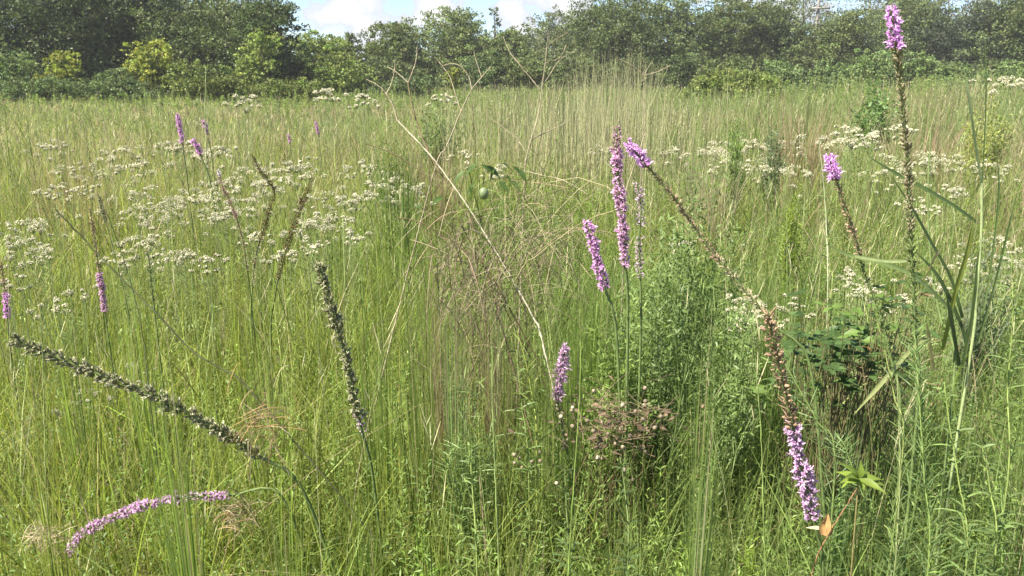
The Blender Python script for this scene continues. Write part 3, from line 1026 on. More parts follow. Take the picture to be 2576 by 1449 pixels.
for (u, v, du, dv, sz) in ((1200, 412, -25, 20, 1.1), (1210, 415, 35, 18, 1.2), (1230, 418, 40, 35, 1.1), (1265, 412, 45, 20, 1.2), (1290, 420, 40, 28, 1.1),
                           (1305, 425, 30, 45, .9), (1170, 430, -30, 25, 1.0), (1160, 438, -25, 40, 1.0), (1245, 425, -18, 35, 1.0), (1275, 440, 20, 40, .9),
                           (1255, 455, 25, 25, .9), (1285, 455, 30, 20, .8), (1195, 460, -25, 30, .9), (1115, 495, -30, 15, .9), (1060, 520, -40, -5, .9), (1180, 470, 15, 40, .8)):
    b = at(u, v, 2.32 + random.uniform(-.04, .04))
    e = at(u + du, v + dv, 2.32 + random.uniform(-.06, .06))
    lf = MB()
    ovate(lf, b, e - b, np.array([random.uniform(-.3, .3), -.5, .8]), .052 * sz, .019 * sz,
          np.array([.075, .13, .035]) * random.uniform(.7, 1.3))
    lf.build('leaf', M_LEAF, th, vroot)
fr = MB()
fc = at(1216, 487, 2.32)
pr = [(.5 - .5 * math.cos(k * PI / 9), max(.06, math.sin(k * PI / 9))) for k in range(10)]
fr.ovoids((fc + np.array([0, 0, .018]))[None], np.array([[.06, .05, -1.0]]), .036, .0145, np.array([.16, .21, .10]), 14, pr)
fr.build('fruit', M_FRUIT, th, vroot, smooth=True)


# ------------------------------------------------------------------ brown thatch of dead stems in the centre
def thatch(name, label, u0, u1, v0, v1, d0, d1, n, ln, wd, cols, flat=.5, cat='dead grass', mat=M_DRY, center_pull=0):
    mb = MB()
    u = rng.normal((u0 + u1) / 2, (u1 - u0) * .27, n)
    v = rng.normal((v0 + v1) / 2, (v1 - v0) * .27, n)
    d = rng.uniform(d0, d1, n)
    P = np.array([at(a, b, c) for a, b, c in zip(u, v, d)])
    P[:, 2] = np.maximum(P[:, 2], .03)
    a = rng.random(n) * 2 * PI
    up = rng.normal(0, 1, n) * flat + .35
    D = unit(np.stack([np.cos(a), np.sin(a) * .6, up], -1))
    L = ln * rng.uniform(.4, 1.3, n)
    t = np.linspace(-.5, .5, 5)
    Q = P[:, None] + D[:, None] * (L[:, None] * t)[..., None]
    Q[..., 2] -= (L * .35)[:, None] * (t[None] * 2) ** 2 * rng.random((n, 1))
    Q[..., 2] = np.maximum(Q[..., 2], .01)
    sd = unit(np.cross(D, rng.normal(0, 1, (n, 3))))
    c = np.array(cols)[rng.integers(0, len(cols), n)] * rng.normal(1, .2, (n, 1)).clip(.5, 1.6)
    mb.ribbons(Q, sd, np.array([.7, 1, 1, .8, .4]) * wd, c)
    root = np.array([at((u0 + u1) / 2, v1, (d0 + d1) / 2)[0], (d0 + d1) / 2, 0.0])
    th = mb.build(name, mat, None, root)
    return tag(th, label, cat)


thatch('dead_thatch', 'brown tangle of dead stems under the fruiting vine in the centre', 1060, 1330, 520, 860, 2.15, 2.65, 460, .19, .0022,
       [np.array([.20, .16, .11]), np.array([.15, .12, .085]), TAN * .7, PINKTAN * .7, G_MID * .8], 1.6)
thatch('dead_thatch', 'tan wiry tangle of twigs between the pale cane and the short purple spike', 1240, 1480, 440, 720, 2.25, 3.1, 330, .30, .0016,
       [TAN * .8, PINKTAN * .75, TAN * .6, G_MID * .8], 1.1)
thatch('dead_grass_clump', 'reddish dead grass tuft beside the lower end of the lying seed spike', 590, 720, 980, 1150, 1.6, 1.75, 90, .12, .0016,
       [np.array([.30, .19, .09]), TAN * .8, BROWN], 1.0)
thatch('dead_grass_clump', 'small pale feathery dead tuft at the bottom left edge', 70, 150, 1315, 1370, 1.6, 1.7, 90, .07, .0015, [TAN * 1.1, PINKTAN * 1.1], .5)
thatch('dead_grass_clump', 'pale brown dead tuft at the right end of the fallen lilac spike', 555, 630, 1250, 1320, 1.7, 1.8, 110, .08, .0015, [TAN, BROWN * 1.2, PINKTAN], .5)
thatch('dead_grass_clump', 'grey brown dead grass under the right bramble leaves', 2120, 2330, 860, 1060, 2.1, 2.5, 150, .2, .0026, [TAN * .7, BROWN, G_MID * .7, G_MID], .8)

# dead bush with round pods
droot = np.array([at(1560, 1120, 1.98)[0], 1.98, float(gz(at(1560, 1120, 1.98)[0], 1.98))])
th = thing('dried_pod_plant', 'collapsed dry brown plant covered with small round seed pods right of the centre', 'dead plant', droot)
mb = MB()
POD = [(1785, 235), (1778, 255), (1785, 370), (1935, 405), (1985, 415), (2000, 340), (2050, 345), (2040, 425), (2095, 495), (2145, 215), (2310, 190), (2300, 220),
       (2290, 320), (2305, 95), (1935, 115), (2375, 380), (2285, 540), (2310, 550), (1965, 595), (2000, 600), (2145, 520), (1400, 600), (1365, 635), (1420, 665),
       (1490, 625), (1550, 555), (1550, 620), (1670, 780), (2215, 755), (1365, 575), (2155, 685), (1975, 500), (2420, 300), (2200, 440), (1890, 330), (2240, 265), (1700, 300), (2080, 270), (2130, 390)]
podp = []
for (cx_, cy_) in POD:
    podp.append(at((1300 + cx_ * .555) * .629, (1500 + cy_ * .555) * .629, random.uniform(1.84, 1.96)))
for p in podp:
    q = droot + np.array([random.uniform(-.14, .14), random.uniform(-.05, .1), random.uniform(.05, .35)])
    c, _ = resample(np.array([q, (p + q) / 2 + np.array([random.uniform(-.05, .05), random.uniform(-.03, .03), random.uniform(-.02, .05)]), p]), 10)
    mb.tube(c, np.linspace(.0012, .0006, 10), np.array([.20, .14, .08]) * random.uniform(.6, 1.3), 5)
    mb.tube(np.linspace(droot, q, 4), .0018, np.array([.2, .14, .08]), 5)
for _ in range(110):
    p = at(random.gauss(1550, 75), random.gauss(1060, 45), random.uniform(1.85, 2.05))
    dv = rnd_dir(.3) * random.uniform(.025, .07)
    c, _ = resample(np.array([p - dv, p + rng.normal(0, .008, 3), p + dv]), 6)
    mb.tube(c, np.linspace(.0011, .0005, 6), np.array([.17, .125, .085]) * random.uniform(.5, 1.4), 4)
mb.build('twigs', M_DRY, th, droot)
for _ in range(60):
    p = at(random.gauss(1550, 80), random.gauss(1065, 40), random.uniform(1.84, 2.0))
    lf = MB()
    ovate(lf, p, rnd_dir(-.1), np.array([random.uniform(-.6, .6), -.6, .6]), random.uniform(.016, .03), random.uniform(.006, .012),
          np.array([.13, .095, .06]) * random.uniform(.5, 1.4), fold=.6, curl=random.uniform(-.3, .5))
    lf.build('leaf', M_DRY, th, droot)
pr = [(.5 - .5 * math.cos(k * PI / 7), max(.1, math.sin(k * PI / 7))) for k in range(8)]
for k, p in enumerate(podp):
    pm = MB()
    col = np.array([.18, .145, .10]) * random.uniform(.7, 1.3) if k % 9 else np.array([.34, .30, .21])
    r = random.uniform(.0045, .0064)
    dv = rnd_dir(.9)
    pm.ovoids((p - unit(dv) * r)[None], dv[None], 2.15 * r, r, col, 9, pr)
    pm.build('pod', M_POD, th, droot, smooth=True)

# curled dead leaf
lroot = at(2085, 1345, 1.5)
lf = MB()
LC = np.array([.42, .25, .11])
ovate(lf, at(2070, 1345, 1.5), at(2084, 1282, 1.5) - at(2070, 1345, 1.5), np.array([-.3, -1, .25]), .052, .024, LC, fold=.8, curl=-.08, prof=(.5, .85, 1, .85, .5, .1))
ovate(lf, at(2078, 1325, 1.498), at(2092, 1350, 1.498) - at(2070, 1320, 1.498), np.array([.2, -1, .3]), .030, .018, LC * .8, fold=.6, curl=.25)
ovate(lf, at(2072, 1330, 1.5), at(2028, 1318, 1.5) - at(2075, 1325, 1.5), np.array([0, -.6, 1]), .036, .009, np.array([.36, .31, .2]), fold=.3, curl=.2)
tag(lf.build('dead_leaf', M_DRY, None, lroot), 'curled orange brown dead leaf below the large lilac spike', 'dead leaf')


# ------------------------------------------------------------------ leafy plants
def leafy_shoot(name, label, cat, path, ln, w, n, col, group=None, up=.6, curl=.2, rad=.0026, top_fade=.55, cvar=.15):
    pts = np.array([at(*p) for p in path])
    e = pts[-1]
    root = np.array([e[0] + (pts[-1] - pts[-2])[0] * .3, e[1], 0.0])
    root[2] = float(gz(root[0], root[1])) - .01
    c, L = resample(np.vstack([pts, root]), 60)
    th = thing(name, label, cat, root, group)
    mb = MB()
    mb.tube(c, np.linspace(rad * .5, rad, 60), np.array(col) * np.array([1.2, 1.05, .9]), 6)
    mb.build('stem', M_STEM, th, root)
    q = np.sort(rng.random(n)) * 56
    tg = -unit(np.gradient(c, axis=0))
    P = np.stack([np.interp(q, np.arange(60), c[:, k]) for k in range(3)], -1)
    T = unit(np.stack([np.interp(q, np.arange(60), tg[:, k]) for k in range(3)], -1))
    lv = MB()
    f = np.clip(top_fade + q / 56 * 1.2, 0, 1)
    leaves_on(lv, P, T, ln * f, w, col, up=up, curl=curl, S=5, cvar=cvar)
    lv.build('leaves', M_LEAF, th, root)
    return th


FEATH = np.array([.15, .235, .085])
LS = 'feathery unopened spikes in the right foreground'
leafy_shoot('feathery_weed', 'feathery bottle brush stem below the tallest purple spike', 'wild plant', [(2300, 830, 1.56), (2312, 1000, 1.53), (2325, 1200, 1.5), (2335, 1430, 1.46)], .075, .0019, 420, FEATH, LS, up=.9, curl=.12)
leafy_shoot('feathery_weed', 'curved feathery stem rising left of the bottle brush one at the bottom right', 'wild plant', [(2120, 1110, 1.5), (2150, 1190, 1.49), (2190, 1290, 1.47), (2250, 1420, 1.44)], .075, .0019, 330, FEATH * 1.05, LS, up=.7, curl=.12)
leafy_shoot('feathery_weed', 'feathery stem leaning left directly behind the half brown half lilac spike', 'wild plant', [(1955, 880, 1.72), (2000, 960, 1.7), (2055, 1060, 1.68), (2100, 1180, 1.66)], .07, .0022, 300, FEATH * .95, LS, up=.9, curl=.12)
leafy_shoot('feathery_weed', 'pale green feathery stem between the bramble leaves and the bottle brush stem', 'wild plant', [(2205, 800, 1.75), (2225, 880, 1.73), (2250, 1000, 1.7), (2270, 1150, 1.66)], .045, .0024, 260, np.array([.16, .22, .08]), LS, up=1.3, curl=.05)
leafy_shoot('feathery_weed', 'blue green feathery stem left of the large lilac spike', 'wild plant', [(1300, 830, 2.0), (1325, 920, 1.98), (1340, 1010, 1.96), (1350, 1120, 1.9)], .08, .003, 170, G_MID, LS, up=.9)
GR = 'narrow leaved herbs along the right side'
WIL = np.array([.15, .22, .075])
for (lab, path, ln, w, n, c) in (
    ('tallest willow leaved herb near the right edge', [(2545, 640, 1.75), (2548, 800, 1.72), (2535, 980, 1.7), (2530, 1250, 1.62)], .075, .0055, 150, WIL),
    ('leafy herb with long narrow leaves right of the bottle brush stem', [(2375, 960, 1.5), (2390, 1080, 1.48), (2410, 1200, 1.46), (2430, 1430, 1.42)], .075, .0055, 150, WIL * 1.1),
    ('bushy willow leaved herb in the bottom right corner', [(2470, 1120, 1.42), (2490, 1230, 1.4), (2500, 1430, 1.36)], .07, .005, 170, WIL),
    ('low dark herb with narrow leaves at the very bottom right', [(2420, 1300, 1.36), (2440, 1400, 1.34), (2450, 1448, 1.32)], .06, .005, 120, WIL * .85),
    ('slender herb with drooping dark leaves left of the thin purple tipped spike', [(2075, 480, 2.4), (2082, 570, 2.4), (2088, 680, 2.4), (2090, 760, 2.36)], .06, .0045, 110, WIL * .95),
    ('dark leafy herb standing in front of the blackberry leaves', [(2160, 640, 2.3), (2175, 760, 2.28), (2180, 900, 2.25)], .05, .004, 90, WIL),
    ('grey green herb between the bottom centre and the large lilac spike', [(1560, 1150, 1.55), (1575, 1260, 1.52), (1580, 1420, 1.46)], .05, .004, 130, np.array([.10, .155, .06])),
    ('narrow leaved herb behind the withered lilac spike', [(1300, 880, 1.95), (1310, 1000, 1.92), (1330, 1180, 1.88)], .06, .005, 130, WIL),
    ('green herb with short leaves at the bottom centre left of the dead grass', [(1180, 1120, 1.5), (1190, 1250, 1.48), (1200, 1430, 1.44)], .045, .0042, 130, WIL * 1.1),
    ('leafy herb just right of the bleached dead grass clump', [(1420, 1150, 1.5), (1425, 1280, 1.48), (1430, 1430, 1.45)], .05, .0055, 110, np.array([.10, .15, .055])),
    ('thin herb with tiny leaves in front of the mid left white flowers', [(425, 470, 3.2), (432, 560, 3.2), (440, 700, 3.1)], .04, .003, 80, G_MID * .9),
    ('thin dark herb left of the rosy spike', [(392, 345, 3.6), (412, 440, 3.6), (430, 560, 3.6)], .05, .004, 80, G_MID * .8),
    ('slanting herb at the far left of the white flowers', [(205, 235, 4.5), (235, 330, 4.5), (260, 450, 4.4)], .07, .005, 80, G_MID * .8),
    ('herb with upright leaves left of the dark tufted spike', [(690, 760, 2.0), (700, 850, 1.98), (712, 960, 1.95)], .05, .004, 70, G_MID)):
    leafy_shoot('narrow_leaved_herb', lab, 'herb', path, ln, w, n, c, GR if path[0][0] > 1700 else None, up=.55, curl=.35)


def feathery_bush(name, label, u, vt, vb, wpx, d, n, col, ln, w, cat='herb', group=None, nb=26):
    """A branching herb: upright stems, each with many small leaves."""
    top, bot = at(u, vt, d), at(u, vb, d)
    z0 = float(gz(bot[0], d))
    H = top[2] - z0
    wm = wpx / FPX * d
    root = np.array([top[0], d, z0])
    th = thing(name, label, cat, root, group)
    n = int(n * 2.3)
    st, lv = MB(), MB()
    vis = max(.15, 1 - (bot[2] - z0) / H)
    for k in range(nb):
        a = random.random() * 2 * PI
        r = wm * .5 * math.sqrt(random.random())
        hh = H * (1 - .35 * (r / (wm * .5)) ** 1.5) * random.uniform(.72, 1.02)
        e = root + np.array([r * math.cos(a), r * math.sin(a), hh])
        c, L = resample(np.array([root + rng.normal(0, .01, 3) * np.array([1, 1, 0]), root + np.array([r * math.cos(a) * .35, r * math.sin(a) * .35, hh * .5]), e]), 14)
        st.tube(c, np.linspace(.0022, .0009, 14) * (d / 2.4) ** .5, np.array(col) * .9, 4)
        m = max(8, n // nb)
        q = (1 - rng.random(m) * .93) * 13
        tg = unit(np.gradient(c, axis=0))
        P = np.stack([np.interp(q, np.arange(14), c[:, j]) for j in range(3)], -1)
        P += rng.normal(0, wm * .05, P.shape)
        T = unit(np.stack([np.interp(q, np.arange(14), tg[:, j]) for j in range(3)], -1) + rng.normal(0, .3, (m, 3)))
        leaves_on(lv, P, T, ln, w, np.array(col) * random.uniform(.8, 1.2), up=.8, curl=.1, S=3)
    st.build('stems', M_STEM, th, root)
    lv.build('foliage', M_LEAF, th, root)
    return th


DOG = np.array([.165, .235, .08])
for (lab, u, vt, vb, wpx, d, n, c, ln, w) in (
    ('tall dark green feathery bush right of the slanting purple tipped spike', 1770, 345, 700, 280, 2.9, 2300, DOG, .032, .0075),
    ('dense dark green feathery bush under the upright purple spike', 1680, 470, 900, 280, 2.35, 2700, DOG, .026, .0056),
    ('bright green herb bush between the upright spike and the pods', 1560, 700, 980, 220, 2.25, 2300, np.array([.19, .27, .07]), .026, .0056),
    ('green bush right of the pods behind the half brown spike', 1850, 660, 960, 260, 2.3, 1900, DOG * 1.15, .028, .006),
    ('narrow green herb standing before the right white flowers', 1862, 240, 430, 50, 6.5, 900, np.array([.18, .26, .08]), .045, .010),
    ('yellow green herb spire in the right midfield', 2012, 400, 560, 60, 4.5, 800, np.array([.19, .25, .04]), .035, .007),
    ('grey green leaning herb left of the tallest spike in the midfield', 1955, 270, 430, 60, 7.0, 900, np.array([.16, .21, .11]), .05, .011),
    ('yellowish weedy bush near the right edge below the treeline', 2500, 225, 340, 150, 8.0, 1500, np.array([.30, .33, .10]), .05, .014),
    ('bright yellow green ferny herb at the bottom left', 535, 1345, 1449, 110, 1.62, 1100, np.array([.22, .30, .03]), .014, .0036),
    ('light green ferny herb at the bottom right of centre', 1740, 1290, 1449, 170, 1.5, 1200, np.array([.18, .27, .04]), .020, .0034),
    ('light green ferny herb left of the bleached dead grass clump', 1060, 1290, 1449, 170, 1.5, 1200, np.array([.16, .26, .04]), .020, .0034),
    ('yellow green ferny herb right of the half lilac spike', 1900, 1290, 1449, 130, 1.5, 900, np.array([.2, .28, .04]), .02, .0034),
    ('grey green weed mound at the far end of the tan field right of centre', 1100, 232, 320, 130, 9.5, 1500, np.array([.17, .23, .09]), .05, .016),
    ('leafy green bush standing in the field left of the tallest spike', 2215, 190, 290, 130, 12.0, 900, np.array([.15, .24, .085]), .08, .035),
    ('pale sedge like weed in front of the left tall grass', 985, 290, 400, 120, 6.0, 900, np.array([.13, .18, .05]), .06, .007),
    ('teal green tuft left of the withered lilac spike', 1180, 880, 1080, 150, 1.95, 900, np.array([.20, .28, .10]), .05, .0036),
    ('silvery green herb near the right edge behind the broad blades', 2500, 560, 760, 150, 3.2, 1200, np.array([.16, .2, .12]), .03, .006),
):
    feathery_bush('feathery_herb', lab, u, vt, vb, wpx, d, n, c, ln, w)

# blackberry leaves
broot = np.array([at(2130, 900, 2.15)[0], 2.15, float(gz(at(2130, 900, 2.15)[0], 2.15))])
th = thing('blackberry_bush', 'low blackberry bush with toothed dark leaves, some turning red and orange', 'bush', broot)
stm = MB()
for k in range(150):
    u, v = random.gauss(2140, 95), random.gauss(880, 60)
    if k > 138:
        u, v = random.uniform(2200, 2330), random.uniform(690, 790)
    d = random.uniform(1.95, 2.35)
    p = at(u, v, d)
    c, _ = resample(np.array([p, (p + broot) / 2 + rng.normal(0, .04, 3), broot + rng.normal(0, .03, 3) * np.array([1, 1, 0])]), 12)
    stm.tube(c, np.linspace(.001, .002, 12), np.array([.14, .12, .06]), 5)
    lf = MB()
    kind = random.random()
    col = np.array([.06, .105, .032]) if kind < .72 else np.array([.12, .19, .045]) if kind < .97 else np.array([.20, .14, .07])
    if 2140 < u < 2230 and 830 < v < 900 and random.random() < .05:
        col = np.array([.26, .14, .05])
    a0 = random.random() * 2 * PI
    for j in range(3):
        a = a0 + (j - 1) * 1.1
        ovate(lf, p + rng.normal(0, .002, 3), np.array([math.cos(a), math.sin(a), random.uniform(-.25, .35)]), np.array([random.uniform(-.5, .5), random.uniform(-.7, .1), 1]),
              random.uniform(.026, .044), random.uniform(.016, .025), col * random.uniform(.8, 1.25))
    lf.build('leaf', M_LEAF, th, broot)
stm.build('stems', M_STEM, th, broot)

# bright lobed seedling
sroot = np.array([at(2165, 1235, 1.44)[0], 1.44, 0.0])
th = thing('lobed_seedling', 'bright yellow green young plant with fanned toothed leaves beside the feathery stem', 'plant', sroot)
hub = at(2160, 1205, 1.44)
mb = MB()
c, _ = resample(np.array([hub, (hub + sroot) / 2 + np.array([.01, 0, 0]), sroot]), 12)
mb.tube(c, .0016, np.array([.2, .17, .07]), 5)
mb.build('stem', M_STEM, th, sroot)
for (du, dv) in ((-60, -8), (-45, -28), (-20, -38), (10, -40), (35, -30), (60, -15), (75, 5), (-30, 5), (40, 8), (-50, 14), (15, 22), (60, 22), (-15, -22), (25, -18)):
    lf = MB()
    e = at(2160 + du, 1205 + dv * random.uniform(.6, 1.2), 1.44 + random.uniform(-.05, .05))
    ovate(lf, hub, e - hub, np.array([random.uniform(-.2, .2), -.6, 1]), np.linalg.norm(e - hub) * 1.05, .017, np.array([.22, .30, .055]) * random.uniform(.7, 1.15), fold=.35, curl=random.uniform(.1, .5))
    lf.build('leaf', M_LEAF, th, sroot)


# broad-bladed reed on the right
def strap(mb, pp, w, col, twist=0.0, nrm=(.15, -.75, .55)):
    pts = np.array([at(*p) for p in pp])
    c, L = resample(pts, 24)
    tg = unit(np.gradient(c, axis=0))
    t = np.linspace(0, 1, 24)
    s = unit(np.cross(tg, np.array(nrm)[None] + np.stack([np.sin(t * 3) * twist, 0 * t, np.cos(t * 2) * twist], -1)))
    nn = np.cross(s, tg)
    prof = np.clip(np.minimum((t + .04) * 3.2, 1) * np.clip(1.1 - .25 * t, 0, 1), .05, 1)
    hw = (w * .5 * prof)[:, None]
    V = np.stack([c - s * hw + nn * hw * .35, c, c + s * hw + nn * hw * .35], 1).reshape(-1, 3)
    cc = np.repeat(np.array([np.array(col) * .95, np.array(col) * 1.2, np.array(col)])[None], 24, 0).reshape(-1, 3)
    q = []
    for k in range(23):
        a = 3 * k
        q += [[a, a + 1, a + 4, a + 3], [a + 1, a + 2, a + 5, a + 4]]
    mb.add(V, cc, q)


rr = np.array([at(2420, 1000, 1.9)[0], 1.9, float(gz(at(2420, 1000, 1.9)[0], 1.9))])
th = thing('broad_bladed_grass', 'tall broad bladed grass with pale upright blade and dark arching leaves by the right edge', 'tall grass', rr)
mb = MB()
for pp, r0, r1, c in (([(2470, 460, 1.9), (2468, 600, 1.9), (2455, 760, 1.9), (2440, 900, 1.9)], .003, .005, (.27, .33, .15)),
                      ([(2342, 330, 1.95), (2335, 470, 1.95), (2340, 640, 1.95), (2365, 800, 1.93), (2400, 950, 1.9)], .0018, .004, (.16, .22, .08))):
    pts = np.vstack([[at(*p) for p in pp], rr])
    cl, _ = resample(pts, 40)
    s_ = MB()
    s_.tube(cl, np.linspace(r0, r1, 40), np.array(c), 8)
    s_.build('stem', M_STEM, th, rr)
for pp, w, c in (
    ([(2424, 165, 1.88), (2438, 260, 1.88), (2452, 360, 1.89), (2470, 470, 1.9)], .011, (.30, .36, .17)),
    ([(2478, 95, 1.9), (2480, 220, 1.9), (2476, 350, 1.9), (2470, 470, 1.9)], .005, (.17, .24, .08)),
    ([(2182, 392, 1.75), (2240, 430, 1.78), (2330, 478, 1.82), (2400, 520, 1.86), (2455, 560, 1.9)], .013, (.10, .15, .045)),
    ([(2240, 440, 1.85), (2290, 520, 1.87), (2335, 600, 1.9), (2390, 700, 1.92), (2420, 800, 1.92)], .013, (.085, .13, .04)),
    ([(2068, 610, 1.72), (2140, 645, 1.75), (2210, 660, 1.78), (2305, 700, 1.82), (2400, 790, 1.88)], .014, (.19, .25, .09)),
    ([(2310, 655, 1.78), (2230, 658, 1.76), (2150, 645, 1.75)], .008, (.25, .30, .14)),
    ([(2450, 545, 1.88), (2430, 640, 1.88), (2400, 740, 1.88), (2370, 880, 1.88)], .014, (.22, .25, .055)),
    ([(2300, 630, 1.9), (2360, 700, 1.9), (2420, 830, 1.9), (2440, 930, 1.9)], .015, (.065, .10, .035)),
    ([(2380, 740, 1.85), (2395, 830, 1.86), (2410, 920, 1.88)], .018, (.07, .105, .04)),
    ([(2330, 810, 1.8), (2335, 860, 1.81), (2345, 930, 1.83)], .017, (.42, .35, .18)),
    ([(2372, 615, 1.85), (2350, 650, 1.86), (2325, 700, 1.88)], .007, (.38, .32, .20)),
    ([(2460, 640, 1.86), (2445, 780, 1.87), (2420, 920, 1.88)], .013, (.20, .26, .10)),
    ([(2150, 1040, 1.7), (2220, 960, 1.75), (2290, 880, 1.8), (2340, 840, 1.85)], .011, (.27, .30, .13)),
    ([(2505, 360, 2.0), (2512, 480, 2.0), (2495, 650, 1.98), (2470, 800, 1.95)], .007, (.14, .2, .07)),
    ([(2440, 880, 1.7), (2400, 960, 1.74), (2400, 1050, 1.8)], .012, (.26, .33, .10)),
    ([(2560, 480, 1.9), (2540, 560, 1.9), (2500, 720, 1.9), (2460, 860, 1.9)], .008, (.16, .22, .08)),
):
    b = MB()
    strap(b, pp, w, c, .12)
    b.build('blade', M_LEAF, th, rr)


# tall grass tussocks and single stems
def tussock(label, u, vt, vb, wpx, d, n, col, wd=.0032, spread=.35, group=None, name='grass_tussock'):
    n = int(n * .62)
    col = np.array(col) * 1.12
    top = at(u, vt, d)
    z0 = float(gz(top[0], d))
    H = top[2] - z0
    wm = wpx / FPX * d
    root = np.array([top[0], d, z0])
    a = rng.random(n) * 2 * PI
    r = wm * .32 * np.sqrt(rng.random(n))
    x, y = root[0] + r * np.cos(a), root[1] + r * np.sin(a) * .8
    h = H * rng.uniform(.55, 1.0, n) ** .7
    lean = np.abs(rng.normal(0, 1, n)).clip(0, 2.0) * wm * spread
    C = np.array(col)[None] * rng.normal(1, .2, (n, 1)).clip(.5, 1.6)
    dryk = rng.random(n) < .08
    C = np.where(dryk[:, None], TAN[None], C)
    mb = MB()
    phi = a + rng.normal(0, .5, n)
    blade_mesh(mb, x, y, np.full(n, z0), h, wd * rng.uniform(.6, 1.3, n), lean, phi, rng.uniform(0, .18, n) * (lean / np.maximum(wm, .01)).clip(0, 1), C, 8, tipw=.15)
    o = mb.build(name, M_GRASS, None, root)
    return tag(o, label, 'tall grass', group)


tussock('bleached dead grass clump standing at the bottom centre', 1335, 1255, 1449, 120, 1.55, 46, TAN * .8, .0030, spread=.5, name='dead_grass_clump')
TG = 'tall grass clumps standing above the sward'
for (lab, u, vt, vb, wpx, d, n, c, wd) in (
    ('tall dark green grass clump left of the brown thatch', 1040, 540, 1000, 130, 2.1, 120, G_MID * .85, .0030),
    ('tall green grass clump between the dark tufted spike and the brown thatch', 930, 590, 950, 120, 2.1, 110, G_MID * .95, .0030),
    ('bluish green grass clump in front of the brown thatch', 1130, 560, 1000, 70, 2.0, 60, G_BLU, .0030),
    ('upright grass clump by the lower end of the pale cane', 1370, 700, 950, 90, 2.0, 90, G_MID, .0034),
    ('fresh green grass fan right of the pale cane end', 1440, 740, 950, 90, 2.05, 80, np.array([.15, .23, .045]), .0034),
    ('tall grass clump crossing the lying seed spike in the left foreground', 385, 700, 1449, 70, 1.45, 45, G_MID * 1.0, .0036),
    ('grass clump at the bottom left between the fallen lilac spike and the lying seed spike', 420, 1000, 1449, 120, 1.45, 70, G_MID * 1.05, .0036),
    ('tall grass clump rising left of the half brown half lilac spike', 1800, 860, 1449, 80, 1.5, 44, G_MID * .9, .0034),
    ('thin grass clump at the bottom right of the pods', 1790, 880, 1449, 60, 1.42, 34, G_BLU, .0034),
    ('tall fine grass fan far behind the dark arching cane', 985, 270, 420, 130, 5.0, 130, np.array([.13, .19, .05]), .0055),
    ('fine green grass fan right of the upright purple spike', 1480, 520, 760, 90, 2.4, 90, np.array([.14, .22, .045]), .0034),
    ('fine green grass behind the short purple spike', 1530, 560, 760, 80, 2.3, 70, np.array([.13, .21, .045]), .0034),
    ('upright grass clump below the slanting rusty stalk', 1790, 690, 960, 110, 2.05, 60, G_MID * .9, .0032),
    ('green grass clump left of the thin purple tipped spike', 1995, 540, 760, 140, 2.6, 120, np.array([.13, .2, .05]), .0036),
    ('upright fine grass clump at the far left before the white flowers', 130, 640, 900, 120, 2.2, 90, G_MID * 1.05, .0032),
    ('upright grass clump left of the dark diagonal stem', 310, 590, 900, 90, 2.2, 70, G_MID, .0032),
    ('fine grass clump below the straight brown seed spike', 640, 660, 950, 120, 2.2, 100, G_MID * 1.05, .0032),
    ('grass clump at the bottom just right of the fallen lilac spike', 690, 1140, 1449, 110, 1.5, 80, G_MID * .95, .0038),
    ('grass clump on the right behind the bottle brush stem', 2160, 950, 1150, 90, 1.75, 70, np.array([.09, .16, .05]), .0032),
    ('grass clump at the far bottom left corner', 60, 1050, 1449, 120, 1.5, 80, G_YEL * .85, .0036),
    ('pinkish dry wispy grass patch in the right midfield left of the leafy bush', 2030, 215, 330, 250, 8.5, 420, PINKTAN * .9, .0075),
    ('tan wispy dry grass patch behind the right white flowers', 1790, 330, 450, 150, 6.0, 260, np.array([.36, .31, .22]), .005),
    ('tan dry grass patch behind the pale cane', 1090, 275, 420, 150, 6.0, 260, PINKTAN * .85, .005),
    ('pinkish dry grass patch far right behind the broad blades', 2330, 215, 300, 200, 9.0, 300, PINKTAN * .95, .0075),
    ('tan dry grass drift in the left midfield', 150, 360, 480, 240, 6.0, 320, PINKTAN * .95, .005),
    ('brown dead stems standing upright left of the pale cane', 1120, 530, 860, 200, 2.4, 190, np.array([.20, .155, .11]), .0028),
    ('grey brown dead stems standing right of the pale cane below the fruit', 1260, 590, 860, 170, 2.42, 190, np.array([.25, .20, .14]), .0026),
    ('spreading grass clump at the bottom between centre and left', 880, 1120, 1449, 140, 1.5, 90, np.array([.14, .2, .045]), .0040),
):
    tussock(lab, u, vt, vb, wpx, d, n, c, wd, group=TG)

